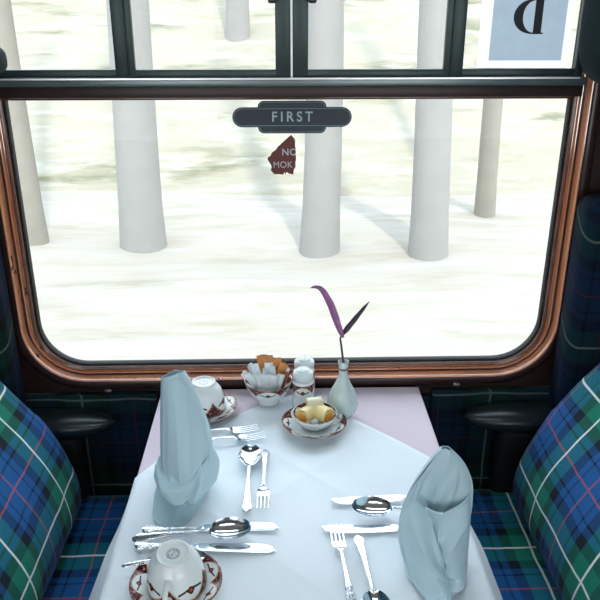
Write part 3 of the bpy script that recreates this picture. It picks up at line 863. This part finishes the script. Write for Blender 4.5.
# ------------------------------------------------------------------ cutlery (lying along +x, origin mid-length on the cloth)
def strip(mb, st, m=8, thick=.0016):
    """st: stations (x, half width, centre z, dish depth); a closed slab with a dished or domed section"""
    V = []; F = []; w_ = m + 1
    for lay in (0, 1):
        for (x, hw_, z, dp, *yo) in st:
            yc = yo[0] if yo else 0
            for k in range(w_):
                q = -1 + 2 * k / m
                edge = (1 - abs(q) ** 3)
                zz = z + dp * (q * q - 1) + (thick * .5 * (edge * .75 + .25)) * (1 if lay == 0 else -1)
                V.append((x, yc + q * hw_, zz))
    L = len(st) * w_
    for i in range(len(st) - 1):
        for k in range(m):
            a = i * w_ + k; F += [(a, a + 1, a + w_ + 1, a + w_), (L + a, L + a + w_, L + a + w_ + 1, L + a + 1)]
        for k in (0, m):
            a = i * w_ + k; F.append((a, a + w_, L + a + w_, L + a))
    for i in (0, len(st) - 1):
        for k in range(m): a = i * w_ + k; F.append((a, a + 1, L + a + 1, L + a))
    return mb.add(V, F)
def smooth_st(st, n=6): return catmull([tuple(s_) for s_ in st], n)
def handle_stations(x0, x1, w0, ws, z0, z1, arch=0):
    """x0 = end of the handle (wide, shaped), x1 = neck"""
    L = x1 - x0
    prof = [(0, .15), (.015, .62), (.05, .92), (.10, 1.0), (.17, .93), (.25, .72), (.30, .78), (.38, .62), (.6, .48), (.85, .40), (1, .42)]
    return smooth_st([(x0 + L * u, w0 * k if u < .5 else max(ws, w0 * k * .9), z0 + (z1 - z0) * u + arch * sin(PI * u), -.0006) for u, k in prof], 4)
def relief(mb, x0, L, w0, z, sg=1):
    """raised shell and scroll work of the handle end"""
    for k in range(5):
        a = (-50 + 25 * k); aa = math.radians(a)
        P = [(x0 + L * (.04 + .0) + sg * .001, 0, z), (x0 + L * .04 + .010 * cos(aa) * (1 if L > 0 else -1), .0075 * sin(aa) * w0 / .009, z + .0006)]
        mb.tube(P, [.0007, .0011], 6)
    for s_ in (-1, 1):
        P = [(x0 + L * u, s_ * w0 * k, z + .0002) for u, k in ((.07, .80), (.12, .84), (.20, .66), (.28, .55), (.36, .45), (.55, .30), (.75, .26))]
        mb.tube(P, .0007, 6)
    for u in (.24, .30, .42): mb.tube([(x0 + L * u - .002, 0, z), (x0 + L * u + .002, 0, z + .0003)], .0014, 8)
def make_knife(L=.238):
    r = empty('knife'); h = .098
    mb = MB(); x0 = -L / 2; x1 = x0 + h
    strip(mb, [(a, b, c, d) for a, b, c, d in handle_stations(x0, x1, .0086, .0046, .0048, .0050)], 8, .0075); relief(mb, x0, h, .0086, .0080)
    mb.build('handle', M['ornate'], r, angle=1.2)
    mb = MB()
    st = smooth_st([(x1 - .001, .0045, .0050, 0, 0), (x1 + .006, .0056, .0045, 0, 0), (x1 + .014, .0090, .0036, 0, .001), (x1 + .06, .0100, .0026, 0, .0012), (x1 + .10, .0104, .0020, 0, .001), (x1 + .125, .0095, .0017, 0, .0), (x1 + .135, .0060, .0016, 0, -.003), (x1 + .140, .0012, .0015, 0, -.006)], 5)
    strip(mb, st, 8, .0017); mb.build('blade', M['steel'], r, angle=1.2)
    return r
def make_spoon(L=.205, bw=.0225, bl=.072, dp=.014, w0=.0086):
    r = empty('spoon'); x0 = -L / 2; xe = L / 2; xb = xe - bl
    mb = MB(); hs = handle_stations(x0, xb - .004, w0, .0026, .0050, .0120, .003)
    strip(mb, hs, 8, .0026); relief(mb, x0, xb - x0, w0, .0066)
    mb.build('handle', M['ornate'], r, angle=1.2)
    mb = MB()
    st = [(xb - .010, .0030, .0122, 0)]
    N = 16
    for k in range(N + 1):
        u = k / N; ph = u * PI
        w_ = bw * (math.sin(ph) ** .92) * (1.06 - .10 * u) if 0 < u < 1 else .0026
        depth = dp * (math.sin(ph) ** .8) if 0 < u < 1 else 0
        rim = .0120 + .001 * u
        st.append((xb + bl * (1 - cos(ph)) / 2 - .001, max(w_, .0024 if u < .5 else .0008), rim, depth))
    strip(mb, smooth_st(st, 2), 14, .0014); mb.build('bowl', M['steel'], r, angle=1.6)
    return r
def make_fork(L=.185, w0=.0086, hw_=.0118, tl=.042):
    r = empty('fork'); x0 = -L / 2; xe = L / 2; xt = xe - tl; xs = xt - .022
    mb = MB(); strip(mb, handle_stations(x0, xs, w0 * .95, .0024, .0040, .0090, .004), 8, .0026); relief(mb, x0, xs - x0, w0 * .95, .0056)
    mb.build('handle', M['ornate'], r, angle=1.2)
    mb = MB()
    strip(mb, smooth_st([(xs - .004, .0026, .0092, 0), (xs + .004, .0050, .0078, .0004), (xs + .011, hw_ * .90, .0052, .0014), (xt, hw_, .0040, .0014), (xt + .004, hw_, .0036, .0012)], 5), 12, .0018)
    for k in range(4):
        y = (-1 + 2 * k / 3) * (hw_ - .0015)
        P = [(xt + .002 + tl * u, y * (1 - .02 * u), .0030 + .0045 * u * u) for u in (0, .2, .4, .6, .8, .94, 1)]
        mb.tube(P, [.0016, .0014, .0013, .0012, .0011, .0009, .0004], 8, .8)
    mb.build('tines', M['steel'], r, angle=1.2)
    return r
def place(proto, used, ends, label, cat, group, z=TC, dz=0, roll=0, pitch=0):
    (ax, ay), (bx, by) = ends       # handle end, head end on the cloth
    rz = math.atan2(by - ay, bx - ax); loc = ((ax + bx) / 2, (ay + by) / 2, z + dz)
    if not used: o = proto; o.location = loc; o.rotation_euler = (0, 0, rz); o['label'] = label
    else: o = copy_tree(proto, loc, rz, label)
    o['category'] = cat; o['group'] = group
    o.rotation_euler = (roll, pitch, rz)
    return o
G = 'silver cutlery laid on the white cloth'
kp = make_knife(); k = [
 (((-.248, -.527), (-.006, -.519)), 'silver knife on the left, further from the camera, under the napkin tip', 0),
 (((-.250, -.566), (-.015, -.576)), 'silver knife lying behind the stamped teacup at lower left', 0),
 (((.325, -.445), (.086, -.453)), 'silver knife on the right, further from the camera, tip pointing left', 0),
 (((.303, -.533), (.065, -.528)), 'silver knife on the right crossing the tines of the upright fork', 0)]
for i, (e_, lab, dz) in enumerate(k): place(kp, i, e_, lab, 'knife', G, dz=dz)
spn = make_spoon(); k = [
 (((-.243, -.548), (-.070, -.542)), 'silver spoon lying between the two left knives, bowl to the right', .0060, .22, -.05),
 (((-.067, -.486), (-.066, -.278)), 'silver dessert spoon lying lengthwise left of centre, dark bowl towards the window', 0),
 (((.310, -.500), (.135, -.490)), 'silver spoon between the two right knives, bowl to the left', .0060, -.22, -.05),
 (((.127, -.556), (.142, -.750)), 'silver spoon at the near right edge, handle towards the window', 0)]
for i, (e_, lab, dz, *rp_) in enumerate(k): place(spn, i, e_, lab, 'spoon', G, dz=dz, roll=rp_[0] if rp_ else 0, pitch=rp_[1] if rp_ else 0)
fk = make_fork(); k = [
 (((-.238, -.236), (-.053, -.206)), 'silver fork behind the left napkin, tines nearest the window', 0),
 (((-.222, -.268), (-.038, -.236)), 'silver fork behind the left napkin, tines just above the dessert spoon', .0),
 (((-.036, -.290), (-.038, -.474)), 'silver dessert fork left of centre, tines towards the camera', 0),
 (((.103, -.715), (.090, -.528)), 'silver fork at lower right, tines pointing at the window over a knife', .0035)]
for i, (e_, lab, dz) in enumerate(k): place(fk, i, e_, lab, 'fork', G, dz=dz)
ts = make_spoon(.135, .0130, .040, .006, .0050); ts.name = 'teaspoon'
ts.location = (-.192, -.625, TC + .0165); ts.rotation_euler = (0, 0, math.atan2(.012, .13)); tag(ts, 'small teaspoon across the near saucer, handle sticking out to the left', 'spoon')

# ------------------------------------------------------------------ napkins
def wrap_shell(tab, n, m, a0, a1, fold):
    """tab: (z, cx, cy, rx, ry) stations; a sheet wrapped from angle a0 to a1 about them"""
    def f(u, v):
        z, cx, cy, rx, ry = lerp5(tab, v)
        a = math.radians(a0 + (a1 - a0) * u)
        k = 1 + fold(u, v, a)
        return (cx + rx * k * cos(a), cy + ry * k * sin(a), z), (u, v)
    mb = MB(); mb.grid(f, n, m); return mb
def lerp5(tab, v):
    n = len(tab) - 1; x = v * n; i = min(int(x), n - 1); t = x - i
    P = [tab[max(i - 1, 0)], tab[i], tab[i + 1], tab[min(i + 2, n)]]
    return tuple(.5 * ((2 * b) + (c - a) * t + (2 * a - 5 * b + 4 * c - d) * t * t + (3 * b - a - 3 * c + d) * t ** 3) for a, b, c, d in zip(*P))
def solid(o, t=.0016):
    m = o.modifiers.new('thick', 'SOLIDIFY'); m.thickness = t; m.offset = 0
    s = o.modifiers.new('soft', 'SUBSURF'); s.levels = 1; s.render_levels = 1
    return o

def sheet_from_rows(rows, nu, nv, disp=None):
    """rows: list of rows of control points (x,y,z), all the same length; bicubic patch through them"""
    def f(u, v):
        nr = len(rows) - 1; x = v * nr; i = min(int(x), nr - 1); t = x - i
        ctl = []
        for c in range(len(rows[0])):
            P = [rows[max(i - 1, 0)][c], rows[i][c], rows[i + 1][c], rows[min(i + 2, nr)][c]]
            ctl.append(cr(P, t))
        nc = len(ctl) - 1; x = u * nc; i = min(int(x), nc - 1); t = x - i
        p = cr([ctl[max(i - 1, 0)], ctl[i], ctl[i + 1], ctl[min(i + 2, nc)]], t)
        if disp: p = disp(u, v, p)
        return p, (u, v)
    mb = MB(); mb.grid(f, nu, nv); return mb
def cr(P, t): return tuple(.5 * ((2 * b) + (c - a) * t + (2 * a - 5 * b + 4 * c - d) * t * t + (3 * b - a - 3 * c + d) * t ** 3) for a, b, c, d in zip(*P))

# left napkin: tall folded tongue over a wrapped body, corner of the cloth lying forward
nl = MB()
def ridge(q, c_, w_): return math.exp(-((q - c_) / w_) ** 2)
def pinch(u, v, u0, v0, n_, A, ph=0, R_=.5):
    """folds radiating from a gathered point"""
    du_, dv_ = u - u0, v - v0; r_ = math.hypot(du_, dv_); th_ = math.atan2(dv_, du_)
    f_ = 1 - abs(sin(th_ * n_ * .5 + ph + 1.5 * r_)) ** .7
    return A * f_ * min(1, r_ / .10) * math.exp(-(r_ / R_) ** 2)
def dl(u, v, p):
    x, y, z = p
    hem = .0020 if (v > .915 or u > .88) else 0
    w_ = pinch(u, v, .55, -.02, 6, .010, .4, .55) + .005 * ridge(u - .15 * v, .58, .05) * (1 - v)
    return (x, y - hem - w_ + .0045 * ridge(u, .24 + .05 * v, .05) * (1 - v) + .0015 * noise.noise(Vector((x * 30, z * 18, 0))), z)
tongue = [
 [(-.214, -.440, .070), (-.206, -.462, .068), (-.182, -.474, .064), (-.158, -.464, .068), (-.142, -.438, .076)],
 [(-.221, -.426, .100), (-.210, -.456, .098), (-.180, -.474, .094), (-.150, -.452, .096), (-.132, -.418, .104)],
 [(-.221, -.414, .145), (-.210, -.438, .145), (-.182, -.450, .144), (-.153, -.438, .143), (-.136, -.410, .142)],
 [(-.218, -.410, .190), (-.209, -.426, .192), (-.188, -.432, .194), (-.163, -.424, .192), (-.149, -.408, .188)],
 [(-.215, -.408, .225), (-.208, -.418, .228), (-.194, -.421, .231), (-.175, -.416, .232), (-.163, -.406, .230)],
 [(-.213, -.406, .246), (-.207, -.412, .249), (-.197, -.414, .253), (-.185, -.411, .256), (-.176, -.405, .257)]]
nl_a = sheet_from_rows(tongue, 76, 90, dl); nl.add(nl_a.V, nl_a.F, nl_a.U)
back = [[(r[0][0], r[0][1], r[0][2]), (r[1][0] + .004, r[0][1] + .030 - .022 * (i / 5), r[1][2]), (r[2][0], r[0][1] + .042 - .030 * (i / 5), r[2][2] - .003), (r[3][0] - .004, r[4][1] + .030 - .022 * (i / 5), r[3][2]), r[4]] for i, r in enumerate(tongue)]
q = sheet_from_rows(back, 30, 40); nl.add(q.V, q.F, q.U)
edge = [[(r[4][0] - .010, r[4][1] - .006, r[4][2]), (r[4][0] + .001, r[4][1] - .009, r[4][2] + .001), (r[4][0] + .003, r[4][1] + .004, r[4][2] + .001)] for r in tongue]
q = sheet_from_rows(edge, 8, 40); nl.add(q.V, q.F, q.U)
# body wrapped behind and to the right of the tongue
body = [(.0078, -.186, -.395, .044, .046), (.020, -.184, -.398, .050, .056), (.045, -.180, -.402, .056, .064), (.068, -.177, -.404, .056, .062), (.088, -.175, -.404, .048, .048), (.106, -.176, -.404, .036, .030)]
def fl(u, v, a):
    return .05 * sin(3 * a + 1.2 + 2.2 * v) * (.35 + .65 * v) + .03 * sin(7 * a + 4 * v) * v
q = wrap_shell(body, 90, 26, 60, 455, fl); nl.add(q.V, q.F, q.U)
# bulging front of the wrap, overhanging the corner that lies forward
bulge = [
 [(-.226, -.420, .092), (-.212, -.452, .086), (-.184, -.468, .076), (-.154, -.456, .090), (-.128, -.410, .100)],
 [(-.234, -.424, .074), (-.216, -.466, .068), (-.182, -.486, .062), (-.148, -.474, .072), (-.120, -.418, .078)],
 [(-.237, -.428, .054), (-.218, -.472, .050), (-.182, -.500, .048), (-.146, -.484, .058), (-.119, -.424, .058)],
 [(-.235, -.426, .040), (-.216, -.464, .034), (-.182, -.492, .032), (-.148, -.474, .042), (-.124, -.424, .044)],
 [(-.228, -.416, .034), (-.212, -.444, .026), (-.182, -.460, .024), (-.154, -.452, .032), (-.132, -.416, .038)]]
def db(u, v, p):
    x, y, z = p
    w_ = .012 * ridge(v - .55 * (u - .5), .42, .07) - .010 * ridge(v - .55 * (u - .5), .62, .08) + .009 * ridge(u + .35 * v, .86, .045) - .008 * ridge(u + .30 * v, .74, .05) + .006 * ridge(v + .5 * u, .42, .05)
    return (x, y - w_ + .002 * noise.noise(Vector((x * 35, z * 30, 9))), z)
q = sheet_from_rows(bulge, 76, 56, db); nl.add(q.V, q.F, q.U)
# forward corner of cloth sloping down to a point
flap = [
 [(-.232, -.416, .036), (-.212, -.436, .036), (-.182, -.446, .034), (-.152, -.436, .038), (-.134, -.412, .040)],
 [(-.236, -.440, .024), (-.214, -.458, .026), (-.184, -.466, .025), (-.158, -.456, .026), (-.142, -.436, .024)],
 [(-.236, -.466, .014), (-.216, -.478, .017), (-.188, -.486, .017), (-.166, -.476, .016), (-.150, -.460, .013)],
 [(-.234, -.488, .008), (-.216, -.496, .011), (-.194, -.503, .011), (-.174, -.496, .010), (-.160, -.482, .008)],
 [(-.226, -.502, .0065), (-.210, -.509, .008), (-.196, -.515, .008), (-.180, -.512, .0075), (-.168, -.502, .0065)],
 [(-.210, -.514, .0062), (-.200, -.519, .0065), (-.190, -.524, .0068), (-.184, -.524, .0066), (-.178, -.520, .0062)]]
def df(u, v, p):
    x, y, z = p; return (x, y, max(z, TC + .0015) + .0022 * ridge(u, .5, .03) * (1 - v) + .0008 * noise.noise(Vector((x * 40, y * 30, 1))))
q = sheet_from_rows(flap, 44, 40, df); nl.add(q.V, q.F, q.U)
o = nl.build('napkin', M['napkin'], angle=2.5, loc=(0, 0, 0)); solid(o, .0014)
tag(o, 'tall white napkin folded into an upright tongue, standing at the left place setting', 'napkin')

# right napkin: broad leaf folded upright, layers curling into a hollow
nr = MB()
def dr(u, v, p):
    x, y, z = p
    hem = .0022 if (u < .085 or u > .95) else 0
    return (x, y - hem + .003 * noise.noise(Vector((x * 22, z * 14, 5))), z)
outer = [   # outer leaf: left edge sweeps down from the tip
 [(.198, -.640, .0085), (.214, -.672, .0085), (.245, -.690, .0085), (.276, -.676, .0085), (.292, -.640, .0085)],
 [(.190, -.612, .035), (.208, -.650, .034), (.244, -.672, .032), (.280, -.655, .034), (.297, -.612, .036)],
 [(.187, -.600, .065), (.202, -.628, .064), (.242, -.640, .060), (.284, -.632, .064), (.301, -.598, .068)],
 [(.191, -.595, .100), (.205, -.612, .102), (.242, -.616, .104), (.285, -.612, .106), (.304, -.592, .108)],
 [(.204, -.592, .138), (.216, -.602, .142), (.244, -.603, .146), (.285, -.602, .146), (.304, -.588, .142)],
 [(.223, -.590, .172), (.231, -.595, .176), (.248, -.597, .182), (.279, -.595, .176), (.295, -.587, .170)],
 [(.238, -.588, .194), (.243, -.590, .198), (.251, -.592, .203), (.270, -.590, .197), (.281, -.586, .192)],
 [(.250, -.587, .208), (.252, -.588, .210), (.255, -.589, .2115), (.262, -.588, .209), (.267, -.586, .205)]]
# hollow: push the middle of the leaf back so the folds curl into it
def dr2(u, v, p):
    x, y, z = dr(u, v, p)
    hol = .030 * math.exp(-((u - .42) / .20) ** 2) * math.exp(-((v - .42) / .22) ** 2)
    rid = .008 * math.exp(-(((u - .62) - .35 * (v - .5)) / .035) ** 2) * (1 if .2 < v < .75 else 0) * sin(PI * max(0, min(1, (v - .2) / .55)))
    rid2 = .007 * math.exp(-(((u - .30) + .25 * (v - .4)) / .03) ** 2) * sin(PI * max(0, min(1, (v - .1) / .6)))
    return (x, y + hol - rid - rid2 - pinch(u, v, .50, .12, 7, .018, .3, .6), z)
q = sheet_from_rows(outer, 96, 110, dr2); nr.add(q.V, q.F, q.U)
bk = [[r[0], (r[1][0], r[0][1] + .035 - .028 * i / 7, r[1][2]), (r[2][0], r[0][1] + .050 - .042 * i / 7, r[2][2] - .002), (r[3][0], r[4][1] + .035 - .028 * i / 7, r[3][2]), r[4]] for i, r in enumerate(outer)]
q = sheet_from_rows(bk, 34, 50); nr.add(q.V, q.F, q.U)
# inner layer: its curved edge runs from the right shoulder down to the hollow
inner = [
 [(.232, -.662, .018), (.248, -.686, .022), (.268, -.688, .026), (.286, -.664, .030), (.298, -.620, .030)],
 [(.236, -.650, .042), (.250, -.672, .044), (.270, -.672, .048), (.290, -.648, .052), (.301, -.606, .054)],
 [(.236, -.626, .070), (.248, -.650, .074), (.268, -.652, .078), (.290, -.632, .084), (.302, -.598, .088)],
 [(.232, -.608, .096), (.246, -.632, .100), (.268, -.634, .106), (.290, -.618, .112), (.302, -.592, .116)],
 [(.226, -.606, .116), (.244, -.618, .118), (.268, -.618, .124), (.288, -.608, .130), (.301, -.591, .136)]]
def di(u, v, p):
    x, y, z = p; return (x, y - .003 * (v > .93) - pinch(u, v, .10, .30, 8, .020, .2, .7) + .008 * sin(u * 9 + v * 5) * (1 - v), z)
q = sheet_from_rows(inner, 80, 80, di); nr.add(q.V, q.F, q.U)
# small left lip curling forward
lip = [
 [(.204, -.656, .008), (.218, -.694, .010), (.240, -.704, .014), (.256, -.698, .014)],
 [(.195, -.636, .036), (.208, -.674, .040), (.232, -.694, .044), (.252, -.684, .040)],
 [(.190, -.614, .062), (.200, -.648, .070), (.222, -.668, .074), (.246, -.660, .064)],
 [(.190, -.600, .090), (.198, -.622, .098), (.216, -.638, .100), (.238, -.634, .088)],
 [(.197, -.590, .116), (.204, -.588, .124), (.217, -.582, .124), (.232, -.575, .114)]]
q = sheet_from_rows(lip, 60, 60, lambda u, v, p: (p[0], p[1] - pinch(u, v, .95, .25, 7, .018, .1, .8), p[2])); nr.add(q.V, q.F, q.U)
for dx, dy, w_ in ((.0, 0, .0),):
    pass
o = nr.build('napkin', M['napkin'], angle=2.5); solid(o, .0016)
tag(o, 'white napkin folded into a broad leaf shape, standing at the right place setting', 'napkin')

# ------------------------------------------------------------------ outside
GZ = -1.95
def ground(u, v):
    x = -30 + 60 * u; y = 1.2 + 8.3 * v
    return (x, y, GZ + .10 * noise.noise(Vector((x * .4, y * .7, 0))) + .04 * noise.noise(Vector((x * 1.5, y * 2, 2)))), (x, y)
mb = MB(); mb.grid(ground, 90, 24); tag(mb.build('ground', M['ground'], angle=3), kind='structure')
def bankf(u, v):
    x = -30 + 60 * u; y = 9.3 + 26 * v
    z = GZ + 10.5 * v ** .9 + .35 * noise.noise(Vector((x * .25, y * .3, 4))) + .12 * noise.noise(Vector((x, y, 7)))
    if v == 0: z = GZ - .1
    return (x, y, z), (x, y)
mb = MB(); mb.grid(bankf, 120, 60); tag(mb.build('embankment', M['bank'], angle=3), kind='structure')
def bank_z(y): 
    return GZ + 10.5 * max(0, (y - 9.3) / 26) ** .9 if y > 9.3 else GZ
def tree(x, y, rad, lean, mat, label, H=9):
    z0 = bank_z(y) - .15
    mb = MB(); P = []; R = []
    for k in range(15):
        t_ = k / 14; P.append((lean * t_ * H + .06 * sin(5 * t_ + x), .05 * sin(7 * t_ + y), H * t_)); R.append(rad * (1.12 * (1 - .45 * t_) + .12 * math.exp(-t_ * 30)))
    mb.tube(P, R, 18)
    rnd = random.Random(int(x * 10 + y))
    for k in range(9):
        h_ = H * rnd.uniform(.35, .95); a = rnd.uniform(0, 2 * PI); L = rnd.uniform(.4, .8)
        b0 = Vector((lean * h_, 0, h_)); mb.tube([b0, b0 + Vector((cos(a) * L * .5, sin(a) * L * .5, L * .25)), b0 + Vector((cos(a) * L, sin(a) * L, L * .7))], [rad * .22, rad * .13, .01], 6)
    tag(mb.build('tree', mat, loc=(x, y, z0)), label, 'tree', 'bare tree trunks beyond the window')
for a in (
 (-1.60, 6.95, .235, .000, M['bark'], 'thick pale grey trunk seen left of the FIRST sign, with pale ground on both sides'),
 (.43, 6.7, .200, .004, M['bark'], 'thick pale grey trunk directly behind the torn red sticker'),
 (1.64, 6.45, .195, -.006, M['bark'], 'thick pale grey trunk right of the purple sprig, midway to the right window edge'),
 (-2.95, 7.0, .13, .01, M['bark_brown'], 'slim greenish brown trunk nearest the left edge of the window'),
 (2.75, 8.0, .12, 0, M['bark_brown'], 'slim pale trunk nearest the right edge of the window'),
 (-.75, 13.5, .20, .0, M['bark'], 'faint distant trunk just left of the FIRST sign, higher on the bank'),
 (1.05, 14.5, .20, .0, M['bark'], 'faint distant trunk between the sticker and the right-hand thick trunk'),
 (-5.9, 15.5, .22, .01, M['bark_brown'], 'faint distant trunk high on the bank at far left'),
 (4.8, 15.0, .22, -.01, M['bark_brown'], 'faint distant trunk high on the bank behind the letter notice'),
): tree(*a)

# ------------------------------------------------------------------ light
w = bpy.data.worlds.new('World'); sc.world = w; w.use_nodes = True
nt = w.node_tree; bg = nt.nodes['Background']
tc = nt.nodes.new('ShaderNodeTexCoord'); sx = nt.nodes.new('ShaderNodeSeparateXYZ'); rp = nt.nodes.new('ShaderNodeValToRGB')
nt.links.new(tc.outputs['Generated'], sx.inputs[0]); nt.links.new(sx.outputs[2], rp.inputs[0]); nt.links.new(rp.outputs[0], bg.inputs[0])
rp.color_ramp.elements[0].position = 0; rp.color_ramp.elements[0].color = (.95, .96, .98, 1)
rp.color_ramp.elements[1].position = .8; rp.color_ramp.elements[1].color = (.66, .80, .95, 1)
bg.inputs[1].default_value = 4.6
sd = bpy.data.lights.new('sun', 'SUN'); sd.energy = 3.6; sd.angle = math.radians(3); sd.color = (1, .96, .88)
so = bpy.data.objects.new('sun', sd); link(so); so.rotation_euler = (math.radians(42), 0, math.radians(14))
# unseen ceiling lamps, added as fill to brighten the interior
M['fill_panel'] = None
n = NB('fill_lamp_panel'); n.b.inputs['Emission Color'].default_value = (.80, .93, 1, 1); n.b.inputs['Emission Strength'].default_value = 8; n.base((.9, .9, .9), .5); M['fill_panel'] = n.m
for i, (x, y, lab) in enumerate(((.02, -.50, 'unseen fill lamp added above the table bay'), (.02, -2.1, 'unseen fill lamp added above the aisle'))):
    r = empty('added_fill_lamp', (x, y, ZC), label='long white ' + lab, cat='lamp')
    mb = MB(); mb.box(-.62, .62, -.11, .11, -.03, -.0005, .006); mb.build('added_lamp_housing', M['ceiling'], r)
    mb = MB(); mb.box(-.58, .58, -.08, .08, -.040, -.029, .004); mb.build('fill_panel', M['fill_panel'], r)

# ------------------------------------------------------------------ camera
cd = bpy.data.cameras.new('camera'); cam = bpy.data.objects.new('camera', cd); link(cam)
cd.sensor_width = 36; cd.sensor_fit = 'HORIZONTAL'; cd.lens = 738 / 600 * 36
cam.location = (0, -1.56, .876); cam.rotation_euler = (math.radians(90 - 22.8), 0, math.radians(-1.57))
cd.clip_start = .05; cd.clip_end = 200
sc.camera = cam
sc.view_settings.view_transform = 'Standard'; sc.view_settings.look = 'None'; sc.view_settings.gamma = 1
sc.view_settings.exposure = 0.0
try: sc.view_settings.use_curve_mapping = False
except Exception: pass
